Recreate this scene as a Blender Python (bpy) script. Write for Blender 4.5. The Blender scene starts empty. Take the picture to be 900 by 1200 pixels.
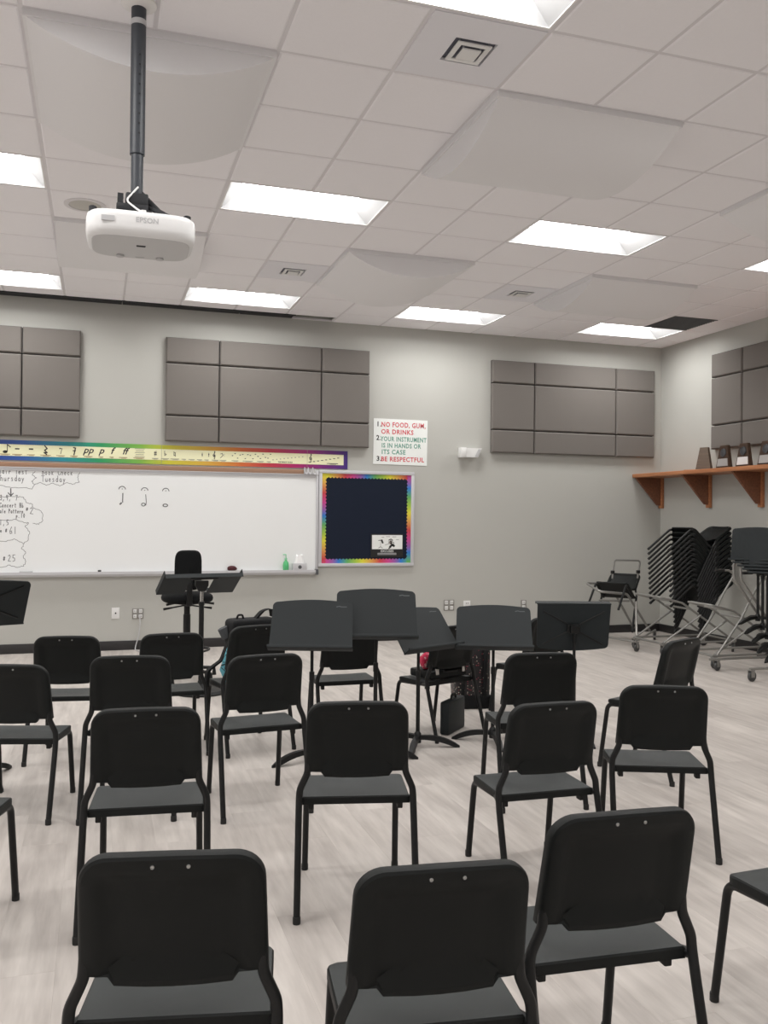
import bpy, bmesh, math, random
from mathutils import Vector, Matrix, Euler
random.seed(7)
S = bpy.context.scene
COL = S.collection
PI = math.pi
R = math.radians

# ------------------------------------------------------------------ camera
# fitted focal length, yaw, pitch, roll, position (ceiling 3.90 m, 2 ft tiles)
FPX, YAW, PITCH, ROLL = 1034.1, 0.31239, 0.005723, 0.010032
CAM = Vector((-0.8431, -6.8692, 1.5324))
cy_, sy_, cp_, sp_ = math.cos(YAW), math.sin(YAW), math.cos(PITCH), math.sin(PITCH)
FW = Vector((sy_*cp_, cy_*cp_, sp_)); R0 = Vector((cy_, -sy_, 0)); U0 = R0.cross(FW)
RT = math.cos(ROLL)*R0 + math.sin(ROLL)*U0
UP = -math.sin(ROLL)*R0 + math.cos(ROLL)*U0
cam_d = bpy.data.cameras.new('camera'); cam = bpy.data.objects.new('camera', cam_d); COL.objects.link(cam)
cam.matrix_world = Matrix(((RT.x, UP.x, -FW.x, CAM.x), (RT.y, UP.y, -FW.y, CAM.y), (RT.z, UP.z, -FW.z, CAM.z), (0, 0, 0, 1)))
cam_d.sensor_fit = 'VERTICAL'; cam_d.sensor_height = 24.0; cam_d.lens = FPX/1200*24.0
cam_d.clip_start = 0.02
S.camera = cam
def proj(p):
    d = Vector(p)-CAM; z = d.dot(FW)
    if z < 0.05: return None
    return 450+FPX*d.dot(RT)/z, 600-FPX*d.dot(UP)/z

# ------------------------------------------------------------------ world, light, exposure
W = bpy.data.worlds.new('world'); S.world = W; W.use_nodes = True
W.node_tree.nodes['Background'].inputs[0].default_value = (0.5, 0.5, 0.5, 1)
W.node_tree.nodes['Background'].inputs[1].default_value = 0.05
S.view_settings.view_transform = 'Standard'; S.view_settings.look = 'None'
S.view_settings.gamma = 1; S.view_settings.use_curve_mapping = False
S.view_settings.exposure = 1.36
try:
    S.cycles.max_bounces = 8; S.cycles.diffuse_bounces = 5; S.cycles.use_denoising = True
except Exception: pass
LAMP = 9.0                       # radiance of a troffer lens
LAMPCOL = (1.0, 0.99, 0.97)
YW, XR, H = 3.535, 6.52, 3.90    # whiteboard wall, shelf wall, ceiling
XL, YB = -6.6, -10.2             # unseen walls
T = 0.6096                       # ceiling module
def area_lamp(i, j):
    d = bpy.data.lights.new('ceiling_lamp', 'AREA'); d.shape = 'RECTANGLE'; d.size = 1.12; d.size_y = 0.5
    d.energy = LAMP*PI*1.12*0.5*0.8; d.color = LAMPCOL
    o = bpy.data.objects.new('ceiling_lamp', d); COL.objects.link(o)
    o.location = ((i+1)*T, -(j+0.5)*T, H-0.03)
for ij in [(-8, -5), (-8, 0), (-8, 5), (4, 5), (-4, 5), (-8, 10), (-4, 10), (0, 10), (4, 10)]:
    area_lamp(*ij)

# ------------------------------------------------------------------ materials
def new_mat(name):
    m = bpy.data.materials.new(name); m.use_nodes = True
    nt = m.node_tree; return m, nt, nt.nodes['Principled BSDF']
def N(nt, t, **kw):
    n = nt.nodes.new(t)
    for k, v in kw.items(): setattr(n, k, v)
    return n
def plain(name, col, rough=0.5, metal=0.0, spec=0.5, noise=0.0, nscale=60, bump=0.0, bscale=300):
    m, nt, b = new_mat(name)
    b.inputs['Base Color'].default_value = (*col, 1); b.inputs['Roughness'].default_value = rough
    b.inputs['Metallic'].default_value = metal; b.inputs['Specular IOR Level'].default_value = spec
    tc = N(nt, 'ShaderNodeTexCoord')
    if noise:
        n = N(nt, 'ShaderNodeTexNoise'); n.inputs['Scale'].default_value = nscale; n.inputs['Detail'].default_value = 4
        mp = N(nt, 'ShaderNodeMapRange'); mp.inputs[3].default_value = 1-noise; mp.inputs[4].default_value = 1+noise
        mx = N(nt, 'ShaderNodeVectorMath', operation='SCALE'); mx.inputs[0].default_value = col
        nt.links.new(tc.outputs['Object'], n.inputs['Vector']); nt.links.new(n.outputs[0], mp.inputs[0])
        nt.links.new(mp.outputs[0], mx.inputs['Scale']); nt.links.new(mx.outputs[0], b.inputs['Base Color'])
    if bump:
        n2 = N(nt, 'ShaderNodeTexNoise'); n2.inputs['Scale'].default_value = bscale; n2.inputs['Detail'].default_value = 3
        bp = N(nt, 'ShaderNodeBump'); bp.inputs['Strength'].default_value = bump; bp.inputs['Distance'].default_value = 0.002
        nt.links.new(tc.outputs['Object'], n2.inputs['Vector']); nt.links.new(n2.outputs[0], bp.inputs['Height'])
        nt.links.new(bp.outputs[0], b.inputs['Normal'])
    return m
def emit(name, col, strength):
    m, nt, b = new_mat(name)
    b.inputs['Base Color'].default_value = (0.8, 0.8, 0.8, 1)
    b.inputs['Emission Color'].default_value = (*col, 1); b.inputs['Emission Strength'].default_value = strength
    return m
def ramp_mat(name, stops, axis=None, scale=1.0, offset=0.0, rough=0.45, fract=False):
    # printed colour bands along an object axis (axis 0/1/2) or along the UV u (axis None)
    m, nt, b = new_mat(name); b.inputs['Roughness'].default_value = rough
    if axis is None:
        uv = N(nt, 'ShaderNodeUVMap'); sx = N(nt, 'ShaderNodeSeparateXYZ'); nt.links.new(uv.outputs[0], sx.inputs[0]); out = sx.outputs[0]
    else:
        tc = N(nt, 'ShaderNodeTexCoord'); sx = N(nt, 'ShaderNodeSeparateXYZ'); nt.links.new(tc.outputs['Object'], sx.inputs[0]); out = sx.outputs[axis]
    ma = N(nt, 'ShaderNodeMath', operation='MULTIPLY_ADD'); ma.inputs[1].default_value = scale; ma.inputs[2].default_value = offset
    nt.links.new(out, ma.inputs[0]); last = ma.outputs[0]
    if fract:
        fr = N(nt, 'ShaderNodeMath', operation='FRACT'); nt.links.new(last, fr.inputs[0]); last = fr.outputs[0]
    cr = N(nt, 'ShaderNodeValToRGB'); el = cr.color_ramp.elements
    while len(el) < len(stops): el.new(0.5)
    for e, (p, c) in zip(el, stops): e.position = p; e.color = (*c, 1)
    nt.links.new(last, cr.inputs[0]); nt.links.new(cr.outputs[0], b.inputs['Base Color'])
    return m
def wood(name, c1, c2, rough=0.45, axis_scale=(40, 2, 40)):
    m, nt, b = new_mat(name); b.inputs['Roughness'].default_value = rough
    tc = N(nt, 'ShaderNodeTexCoord'); mp = N(nt, 'ShaderNodeMapping'); mp.inputs['Scale'].default_value = axis_scale
    n = N(nt, 'ShaderNodeTexNoise'); n.inputs['Scale'].default_value = 1.0; n.inputs['Detail'].default_value = 5
    cr = N(nt, 'ShaderNodeValToRGB'); cr.color_ramp.elements[0].position = 0.3; cr.color_ramp.elements[1].position = 0.7
    cr.color_ramp.elements[0].color = (*c1, 1); cr.color_ramp.elements[1].color = (*c2, 1)
    nt.links.new(tc.outputs['Object'], mp.inputs[0]); nt.links.new(mp.outputs[0], n.inputs['Vector'])
    nt.links.new(n.outputs[0], cr.inputs[0]); nt.links.new(cr.outputs[0], b.inputs['Base Color'])
    return m

def floor_material():
    m, nt, b = new_mat('vinyl_plank'); L = nt.links.new
    b.inputs['Roughness'].default_value = 0.42; b.inputs['Specular IOR Level'].default_value = 0.35
    geo = N(nt, 'ShaderNodeNewGeometry'); oi = N(nt, 'ShaderNodeObjectInfo')
    off = N(nt, 'ShaderNodeVectorMath', operation='SCALE'); off.inputs[0].default_value = (13.0, 7.0, 0); L(oi.outputs['Random'], off.inputs['Scale'])
    ad = N(nt, 'ShaderNodeVectorMath', operation='ADD'); L(geo.outputs['Position'], ad.inputs[0]); L(off.outputs[0], ad.inputs[1])
    def streak(sx, sy, detail):
        mp = N(nt, 'ShaderNodeMapping'); mp.inputs['Scale'].default_value = (sx, sy, 1)
        n = N(nt, 'ShaderNodeTexNoise'); n.inputs['Scale'].default_value = 1; n.inputs['Detail'].default_value = detail; n.inputs['Roughness'].default_value = 0.6
        L(ad.outputs[0], mp.inputs[0]); L(mp.outputs[0], n.inputs['Vector']); return n.outputs[0]
    a = streak(24, 2.6, 3); c = streak(8, 1.3, 2)
    mixv = N(nt, 'ShaderNodeMath', operation='ADD'); L(a, mixv.inputs[0]); L(c, mixv.inputs[1])
    r1 = N(nt, 'ShaderNodeMath', operation='MULTIPLY_ADD'); r1.inputs[1].default_value = 0.22; L(oi.outputs['Random'], r1.inputs[0]); L(mixv.outputs[0], r1.inputs[2])
    cr = N(nt, 'ShaderNodeValToRGB'); e = cr.color_ramp.elements
    e[0].position = 0.80/2; e[0].color = (0.42, 0.382, 0.356, 1); e[1].position = 1.46/2; e[1].color = (0.625, 0.58, 0.54, 1)
    h = N(nt, 'ShaderNodeMath', operation='MULTIPLY'); h.inputs[1].default_value = 0.5; L(r1.outputs[0], h.inputs[0]); L(h.outputs[0], cr.inputs[0])
    L(cr.outputs[0], b.inputs['Base Color'])
    return m

M = {
 'wall': plain('painted_wall', (0.48, 0.478, 0.447), 0.75, noise=0.015, nscale=3, bump=0.12, bscale=180),
 'wall2': plain('unseen_wall_fill', (0.84, 0.825, 0.82), 0.75),  # unseen walls, whitened to bounce more fill into the room
 'ceil': plain('ceiling_tile_white', (0.92, 0.905, 0.93), 0.9, noise=0.02, nscale=90, bump=0.25, bscale=420),
 'grid': plain('ceiling_grid_white', (0.74, 0.72, 0.74), 0.6),
 'ventpanel': plain('white_vent_panel', (0.82, 0.815, 0.855), 0.6),
 'ventthroat': plain('vent_throat_grey', (0.20, 0.205, 0.25), 0.7),
 'deck': plain('ceiling_deck', (0.5, 0.5, 0.5), 0.9),
 'dome': plain('diffuser_white', (0.82, 0.815, 0.83), 0.8, noise=0.01),
 'floor': floor_material(),
 'base': plain('black_rubber_baseboard', (0.022, 0.020, 0.021), 0.5),
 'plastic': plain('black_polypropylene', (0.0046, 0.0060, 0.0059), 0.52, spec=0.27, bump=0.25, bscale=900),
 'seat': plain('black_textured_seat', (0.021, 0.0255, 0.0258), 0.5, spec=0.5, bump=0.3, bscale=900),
 'frame': plain('black_powdercoat', (0.007, 0.0075, 0.0078), 0.42, spec=0.35),
 'desk': plain('slate_black_desk', (0.014, 0.0185, 0.0205), 0.55, spec=0.35, bump=0.2, bscale=900),
 'rivet': plain('rivet_steel', (0.55, 0.55, 0.54), 0.3, 0.9),
 'steel': plain('chrome_steel', (0.55, 0.54, 0.52), 0.25, 0.95),
 'tube': plain('zinc_tube', (0.30, 0.295, 0.28), 0.45, 0.6),
 'alu': plain('satin_aluminium', (0.58, 0.58, 0.60), 0.45, 0.1),
 'white': plain('white_plastic', (0.78, 0.78, 0.77), 0.4),
 'reflector': plain('white_reflector', (0.85, 0.84, 0.83), 0.5),
 'reflector_toned': plain('greyed_white_reflector', (0.42, 0.42, 0.425), 0.5),  # white troffer reflector, colour greyed so its facets show shading
 'lens': emit('lamp_lens', LAMPCOL, LAMP),
 'lens2': emit('lamp_lens_inner', LAMPCOL, LAMP*0.55),
 'board': plain('white_marker_board', (0.86, 0.875, 0.875), 0.25, spec=0.4),
 'ink': plain('black_marker', (0.13, 0.13, 0.135), 0.6),
 'inkdark': plain('black_print', (0.02, 0.02, 0.02), 0.6),
 'inkfaint': plain('small_print', (0.30, 0.29, 0.22), 0.6),
 'inkwarm': plain('small_brown_print', (0.33, 0.21, 0.10), 0.6),
 'fabric': plain('taupe_fabric', (0.182, 0.167, 0.154), 0.95, noise=0.08, nscale=400, bump=0.5, bscale=700, spec=0.2),
 'cork': plain('brown_cork', (0.34, 0.20, 0.13), 0.85, noise=0.12, nscale=200),
 'navy': plain('navy_paper', (0.0105, 0.0155, 0.031), 0.85, noise=0.05, nscale=15, spec=0.2),
 'cream': plain('cream_card', (0.88, 0.87, 0.58), 0.35),
 'paper': plain('white_card', (0.84, 0.86, 0.84), 0.55),
 'red': plain('red_print', (0.62, 0.07, 0.09), 0.6),
 'teal': plain('green_print', (0.12, 0.33, 0.25), 0.6),
 'blackpaper': plain('black_card', (0.008, 0.008, 0.008), 0.5),
 'skin': plain('pink_print', (0.75, 0.42, 0.35), 0.6),
 'wood': wood('orange_stained_wood', (0.36, 0.135, 0.055), (0.50, 0.21, 0.09)),
 'woodshade': wood('orange_wood_shaded', (0.15, 0.055, 0.028), (0.24, 0.095, 0.045)),  # shelf wood with the shade below the board put into its colour
 'wooddark': wood('dark_stained_wood', (0.040, 0.022, 0.014), (0.075, 0.042, 0.025), 0.4),
 'woodgrey': wood('brown_wood_back', (0.11, 0.082, 0.062), (0.17, 0.12, 0.085), 0.55),
 'plate': plain('silver_plate', (0.62, 0.62, 0.62), 0.35, 0.6),
 'pewter': plain('pewter_medal', (0.10, 0.105, 0.115), 0.4, 0.6),
 'steelplate': plain('brushed_steel_plate', (0.27, 0.26, 0.24), 0.45, 0.3),
 'mark': plain('faint_grey_mark', (0.10, 0.11, 0.115), 0.6),
 'greenliq': plain('green_sanitizer', (0.10, 0.50, 0.20), 0.15),
 'greenlight': plain('pale_green_plastic', (0.25, 0.60, 0.36), 0.3),
 'tissue': plain('white_tissue', (0.88, 0.88, 0.88), 0.9),
 'maroon': plain('maroon_cloth', (0.075, 0.018, 0.022), 0.9, noise=0.4, nscale=40),
 'upholstery': plain('black_upholstery', (0.006, 0.0065, 0.007), 0.9, spec=0.2, bump=0.3, bscale=500),
 'bag': plain('black_nylon', (0.009, 0.0095, 0.0105), 0.75, spec=0.25, noise=0.2, nscale=60, bump=0.4, bscale=200),
 'greybag': plain('grey_nylon', (0.075, 0.08, 0.085), 0.8, noise=0.15, nscale=60),
 'dark': plain('dark_void', (0.012, 0.013, 0.016), 0.6),
 'darkgrey': plain('dark_grille', (0.075, 0.078, 0.085), 0.6),
 'ventshade': plain('vent_blade', (0.32, 0.33, 0.38), 0.5),
 'polegrey': plain('charcoal_pole', (0.040, 0.046, 0.056), 0.45),
 'projwhite': plain('projector_white', (0.80, 0.80, 0.80), 0.4),
 'projunder': plain('projector_white_shaded', (0.56, 0.56, 0.565), 0.45),  # same white as the housing, greyed to paint in the underside shade
 'projgrey': plain('projector_label', (0.52, 0.52, 0.53), 0.5),
 'speaker': plain('speaker_mesh', (0.55, 0.535, 0.50), 0.7),
 'rubber': plain('black_rubber', (0.012, 0.012, 0.012), 0.7),
 'wheel': plain('grey_wheel', (0.05, 0.05, 0.05), 0.5),
}
M['board'].node_tree.nodes['Principled BSDF'].inputs['Specular IOR Level'].default_value = 0.3
RB = [(0.0, (0.02, 0.05, 0.28)), (0.10, (0.03, 0.10, 0.36)), (0.20, (0.02, 0.26, 0.33)), (0.30, (0.03, 0.33, 0.12)), (0.40, (0.20, 0.46, 0.07)), (0.48, (0.62, 0.58, 0.05)),
      (0.58, (0.66, 0.40, 0.06)), (0.68, (0.60, 0.15, 0.04)), (0.76, (0.52, 0.04, 0.06)), (0.84, (0.42, 0.02, 0.14)), (0.92, (0.20, 0.025, 0.20)), (1.0, (0.05, 0.03, 0.20))]
M['rainbow'] = ramp_mat('rainbow_banner_print', RB, 0, 1/4.1, 0.50, 0.25)
RB2 = [(0.0, (0.75, 0.70, 0.05)), (0.14, (0.72, 0.36, 0.08)), (0.28, (0.60, 0.05, 0.06)), (0.42, (0.62, 0.06, 0.28)), (0.54, (0.28, 0.12, 0.42)), (0.62, (0.02, 0.20, 0.62)), (0.76, (0.12, 0.42, 0.12)), (0.90, (0.40, 0.58, 0.06)), (1.0, (0.75, 0.70, 0.05))]
M['border'] = ramp_mat('rainbow_border_print', RB2, None, 1.0, 0.0, 0.5, True)
def sequin_mat():
    m, nt, b = new_mat('sequin_cloth'); L = nt.links.new
    tc = N(nt, 'ShaderNodeTexCoord'); v = N(nt, 'ShaderNodeTexVoronoi'); v.inputs['Scale'].default_value = 70
    L(tc.outputs['Object'], v.inputs['Vector'])
    lt = N(nt, 'ShaderNodeMath', operation='LESS_THAN'); lt.inputs[1].default_value = 0.33; L(v.outputs['Distance'], lt.inputs[0])
    sp = N(nt, 'ShaderNodeSeparateColor'); L(v.outputs['Color'], sp.inputs[0])
    gt = N(nt, 'ShaderNodeMath', operation='GREATER_THAN'); gt.inputs[1].default_value = 0.62; L(sp.outputs[0], gt.inputs[0])
    mu = N(nt, 'ShaderNodeMath', operation='MULTIPLY'); L(lt.outputs[0], mu.inputs[0]); L(gt.outputs[0], mu.inputs[1])
    cr = N(nt, 'ShaderNodeValToRGB'); e = cr.color_ramp.elements; e[0].color = (0.30, 0.03, 0.06, 1); e[1].color = (0.50, 0.46, 0.38, 1); e[0].position = 0.35; e[1].position = 0.5
    L(sp.outputs[1], cr.inputs[0])
    mx = N(nt, 'ShaderNodeMix', data_type='RGBA'); L(mu.outputs[0], mx.inputs['Factor']); mx.inputs['A'].default_value = (0.014, 0.013, 0.015, 1); L(cr.outputs[0], mx.inputs['B'])
    L(mx.outputs['Result'], b.inputs['Base Color']); b.inputs['Roughness'].default_value = 0.45
    return m
M['sequin'] = sequin_mat()
def butterfly_mat():
    m, nt, b = new_mat('teal_print_lining'); L = nt.links.new
    tc = N(nt, 'ShaderNodeTexCoord'); v = N(nt, 'ShaderNodeTexVoronoi', feature='DISTANCE_TO_EDGE'); v.inputs['Scale'].default_value = 22
    L(tc.outputs['Object'], v.inputs['Vector'])
    cr = N(nt, 'ShaderNodeValToRGB'); e = cr.color_ramp.elements; e[0].color = (0.01, 0.03, 0.04, 1); e[1].color = (0.18, 0.55, 0.66, 1); e[0].position = 0.02; e[1].position = 0.09
    L(v.outputs['Distance'], cr.inputs[0]); L(cr.outputs[0], b.inputs['Base Color']); b.inputs['Roughness'].default_value = 0.7
    return m
M['lining'] = butterfly_mat()
def pink_mat():
    m, nt, b = new_mat('pink_print_cloth'); L = nt.links.new
    tc = N(nt, 'ShaderNodeTexCoord'); n = N(nt, 'ShaderNodeTexNoise'); n.inputs['Scale'].default_value = 45
    L(tc.outputs['Object'], n.inputs['Vector'])
    cr = N(nt, 'ShaderNodeValToRGB'); e = cr.color_ramp.elements; e[0].color = (0.62, 0.03, 0.09, 1); e[1].color = (0.80, 0.45, 0.48, 1); e[0].position = 0.55; e[1].position = 0.62
    L(n.outputs[0], cr.inputs[0]); L(cr.outputs[0], b.inputs['Base Color']); b.inputs['Roughness'].default_value = 0.9
    return m
M['pink'] = pink_mat()

# ------------------------------------------------------------------ mesh helpers
class MB:
    def __init__(s): s.v = []; s.f = []
    def add(s, vs, fs, mat=None):
        o = len(s.v)
        s.v += [tuple(mat @ Vector(p)) if mat else tuple(p) for p in vs]
        s.f += [tuple(i+o for i in f) for f in fs]; return s
    def box(s, x0, x1, y0, y1, z0, z1, mat=None):
        vs = [(x, y, z) for x in (x0, x1) for y in (y0, y1) for z in (z0, z1)]
        return s.add(vs, [(0, 1, 3, 2), (4, 6, 7, 5), (0, 4, 5, 1), (2, 3, 7, 6), (0, 2, 6, 4), (1, 5, 7, 3)], mat)
    def bbox(s, x0, x1, y0, y1, z0, z1, b=0.004, mat=None, seg=2):
        bm = bmesh.new(); bmesh.ops.create_cube(bm, size=1)
        for v in bm.verts: v.co = Vector(((x0+x1)/2+v.co.x*(x1-x0), (y0+y1)/2+v.co.y*(y1-y0), (z0+z1)/2+v.co.z*(z1-z0)))
        bmesh.ops.bevel(bm, geom=bm.edges[:], offset=b, segments=seg, affect='EDGES', profile=0.5)
        bm.verts.index_update()
        s.add([v.co[:] for v in bm.verts], [[v.index for v in f.verts] for f in bm.faces], mat); bm.free(); return s
    def tube(s, pts, r, n=10, closed=False, cap=True, mat=None):
        pts = [Vector(p) for p in pts]; k = len(pts); rs = r if isinstance(r, (list, tuple)) else [r]*k
        vs = []; nrm = None
        for i, p in enumerate(pts):
            a = pts[i-1] if (i > 0 or closed) else p; b = pts[(i+1) % k] if (i < k-1 or closed) else p
            t = (b-a).normalized()
            if nrm is None:
                nrm = t.orthogonal().normalized()
                nrm = (Vector((0, 0, 1)) - t*t.z).normalized() if abs(t.z) < 0.9 else (Vector((1, 0, 0)) - t*t.x).normalized()
            else: nrm = (nrm - t*nrm.dot(t)).normalized()
            bn = t.cross(nrm)
            for q in range(n):
                an = 2*PI*(q+0.5)/n; vs.append(p+(nrm*math.cos(an)+bn*math.sin(an))*rs[i])
        fs = []
        for i in range(k if closed else k-1):
            j = (i+1) % k
            for q in range(n): fs.append((i*n+q, i*n+(q+1) % n, j*n+(q+1) % n, j*n+q))
        if cap and not closed: fs += [tuple(reversed(range(n))), tuple(range((k-1)*n, k*n))]
        return s.add(vs, fs, mat)
    def lathe(s, prof, n=20, mat=None):      # (r, z) profile about z
        vs = []; fs = []
        for r, z in prof:
            for q in range(n): vs.append((r*math.cos(2*PI*q/n), r*math.sin(2*PI*q/n), z))
        for i in range(len(prof)-1):
            for q in range(n): fs.append((i*n+q, i*n+(q+1) % n, (i+1)*n+(q+1) % n, (i+1)*n+q))
        fs += [tuple(reversed(range(n))), tuple(range((len(prof)-1)*n, len(prof)*n))]
        return s.add(vs, fs, mat)
    def prism(s, pts, d0, d1, plane='xz', mat=None):   # outline in a plane, extruded along the third axis
        def P(a, b, d): return {'xz': (a, d, b), 'xy': (a, b, d), 'yz': (d, a, b)}[plane]
        n = len(pts); vs = [P(a, b, d0) for a, b in pts]+[P(a, b, d1) for a, b in pts]
        fs = [tuple(range(n)), tuple(range(2*n-1, n-1, -1))]+[(i, i+n, (i+1) % n+n, (i+1) % n) for i in range(n)]
        return s.add(vs, fs, mat)
    def grid(s, fn, nu, nv, mat=None, closeu=False):
        vs = [fn(i/(nu-1) if not closeu else i/nu, j/(nv-1)) for j in range(nv) for i in range(nu)]
        fs = [(j*nu+i, j*nu+(i+1) % nu, (j+1)*nu+(i+1) % nu, (j+1)*nu+i) for j in range(nv-1) for i in range(nu if closeu else nu-1)]
        return s.add(vs, fs, mat)
    def stroke(s, pts, w, plane_pt, lift=0.0):           # flat ink line; pts (a,b) in plane coords, plane_pt(a,b)->3D
        for (a, b) in zip(pts[:-1], pts[1:]):
            dx, dy = b[0]-a[0], b[1]-a[1]; l = math.hypot(dx, dy) or 1e-6
            nx, ny = -dy/l*w/2, dx/l*w/2; ex, ey = dx/l*w*0.4, dy/l*w*0.4
            q = [(a[0]+nx-ex, a[1]+ny-ey), (a[0]-nx-ex, a[1]-ny-ey), (b[0]-nx+ex, b[1]-ny+ey), (b[0]+nx+ex, b[1]+ny+ey)]
            s.add([plane_pt(*p) for p in q], [(0, 1, 2, 3)])
        return s
    def mesh(s, name, mat, smooth=True, angle=40):
        me = bpy.data.meshes.new(name); me.from_pydata(s.v, [], s.f)
        bm = bmesh.new(); bm.from_mesh(me); bmesh.ops.recalc_face_normals(bm, faces=bm.faces[:]); 
        if smooth:
            for f in bm.faces: f.smooth = True
            for e in bm.edges:
                if len(e.link_faces) == 2 and e.calc_face_angle(0) > R(angle): e.smooth = False
        bm.to_mesh(me); bm.free()
        for mm in (mat if isinstance(mat, (list, tuple)) else [mat]): me.materials.append(mm)
        return me
    def build(s, name, mat, parent=None, loc=None, smooth=True, label=None, angle=40):
        o = bpy.data.objects.new(name, s.mesh(name, mat, smooth, angle)); COL.objects.link(o)
        if parent: o.parent = parent
        if loc: o.location = loc
        if label: o['label'] = label
        return o
def tag(o, label=None, cat=None, group=None, kind=None):
    if label: o['label'] = label
    if cat: o['category'] = cat
    if group: o['group'] = group
    if kind: o['kind'] = kind
    return o
def thing(name, label, cat, loc=(0, 0, 0), rz=0.0, group=None, rot=None):
    o = bpy.data.objects.new(name, None); COL.objects.link(o); o.empty_display_size = 0.1
    o.location = loc; o.rotation_euler = rot if rot else (0, 0, rz)
    return tag(o, label, cat, group)
def dup(root, label=None, group=None, loc=None, rot=None):
    r = root.copy(); COL.objects.link(r)
    for ch in list(root.children):
        c = ch.copy(); COL.objects.link(c); c.parent = r; c.matrix_parent_inverse = ch.matrix_parent_inverse
        for g in list(ch.children):
            d = g.copy(); COL.objects.link(d); d.parent = c
    if label: r['label'] = label
    if group: r['group'] = group
    elif 'group' in r: del r['group']
    if loc: r.location = loc
    if rot is not None: r.rotation_euler = rot
    return r
def fillet(pts, rad, n=5):
    pts = [Vector(p) for p in pts]; out = [pts[0]]
    for i in range(1, len(pts)-1):
        r = rad[i-1] if isinstance(rad, (list, tuple)) else rad
        a, p, b = pts[i-1], pts[i], pts[i+1]; u = (a-p); v = (b-p); lu, lv = u.length, v.length
        if r <= 0 or lu < 1e-6 or lv < 1e-6: out.append(p); continue
        u /= lu; v /= lv; ang = u.angle(v)
        if ang > 3.1: out.append(p); continue
        d = min(r/math.tan(ang/2), lu*0.49, lv*0.49); A = p+u*d; B = p+v*d
        for k in range(n+1):
            t = k/n; out.append(A*(1-t)**2+p*2*t*(1-t)+B*t*t)
    out.append(pts[-1]); return out
def rrect(w, h, r, n=5, cx=0, cz=0, corners=(1, 1, 1, 1)):   # ccw from lower left
    pts = []
    for k, (sx, sz) in enumerate(((-1, -1), (1, -1), (1, 1), (-1, 1))):
        rr = r if corners[k] else 0.0005
        ox, oz = cx+sx*(w/2-rr), cz+sz*(h/2-rr); a0 = PI+k*PI/2
        for q in range(n+1):
            a = a0+PI/2*q/n; pts.append((ox+rr*math.cos(a), oz+rr*math.sin(a)))
    return pts
def text_mesh(body, size, mat, name, parent, mtx, align='LEFT', bold=0.0, shear=0.0, spacing=1.0):
    cu = bpy.data.curves.new('lettering', 'FONT'); cu.body = body; cu.size = size; cu.align_x = align; cu.offset = bold; cu.shear = shear
    cu.space_character = spacing; cu.resolution_u = 2
    to = bpy.data.objects.new('lettering', cu); COL.objects.link(to)
    bpy.context.view_layer.update()
    me = bpy.data.meshes.new_from_object(to.evaluated_get(bpy.context.evaluated_depsgraph_get()))
    bpy.data.objects.remove(to); me.transform(mtx); me.materials.clear(); me.materials.append(mat); me.name = name
    o = bpy.data.objects.new(name, me); COL.objects.link(o); o.parent = parent; return o
WALLM = Matrix(((1, 0, 0, 0), (0, 0, 1, 0), (0, 1, 0, 0), (0, 0, 0, 1)))   # text xy -> wall XZ, facing -Y
def on_wall(x, y, z): return Matrix.Translation((x, y, z)) @ WALLM

# ------------------------------------------------------------------ room shell
def struct(o): o['kind'] = 'structure'; return o
TH = 0.15
struct(MB().box(XL-TH, XR+TH, YW, YW+TH, -0.1, 4.15).build('wall_back', M['wall'], smooth=False))
struct(MB().box(XR, XR+TH, YB, YW, -0.1, 4.15).build('wall_right', M['wall'], smooth=False))
struct(MB().box(XL-TH, XL, YB, YW, -0.1, 4.15).build('unseen_wall_left', M['wall2'], smooth=False))
struct(MB().box(XL-TH, XR+TH, YB-TH, YB, -0.1, 4.15).build('unseen_wall_front', M['wall2'], smooth=False))
# floor: slab + vinyl planks laid towards the whiteboard wall
floor = struct(MB().box(XL, XR, YB, YW, -0.1, -0.006).build('floor', M['floor'], smooth=False))
PWD, PLN = 0.197, 1.22
pl = []
nx = int((XR-XL)/PWD)+1
for a in range(nx):
    x1 = XR-a*PWD; x0 = max(XL, x1-PWD); y1 = YW; cut = ((a*0.37) % 1.0)*PLN
    y0 = YW-(PLN-cut)
    while y1 > YB+0.01:
        y0c = max(y0, YB); pl.append((x0, x1, y0c, y1)); y1 = y0; y0 -= PLN
def seen(x0, x1, y0, y1, z):
    for x in (x0, (x0+x1)/2, x1):
        for k in range(7):
            p = proj((x, y0+(y1-y0)*k/6, z))
            if p and -15 < p[0] < 915 and -15 < p[1] < 1215: return True
    return False
vis = [p for p in pl if seen(*p, 0)]
vis.sort(key=lambda p: math.hypot((p[0]+p[1])/2-CAM.x, (p[2]+p[3])/2-CAM.y))
near = vis[:296]; ns = set(near); rest = [p for p in pl if p not in ns]
pcache = {}
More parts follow.
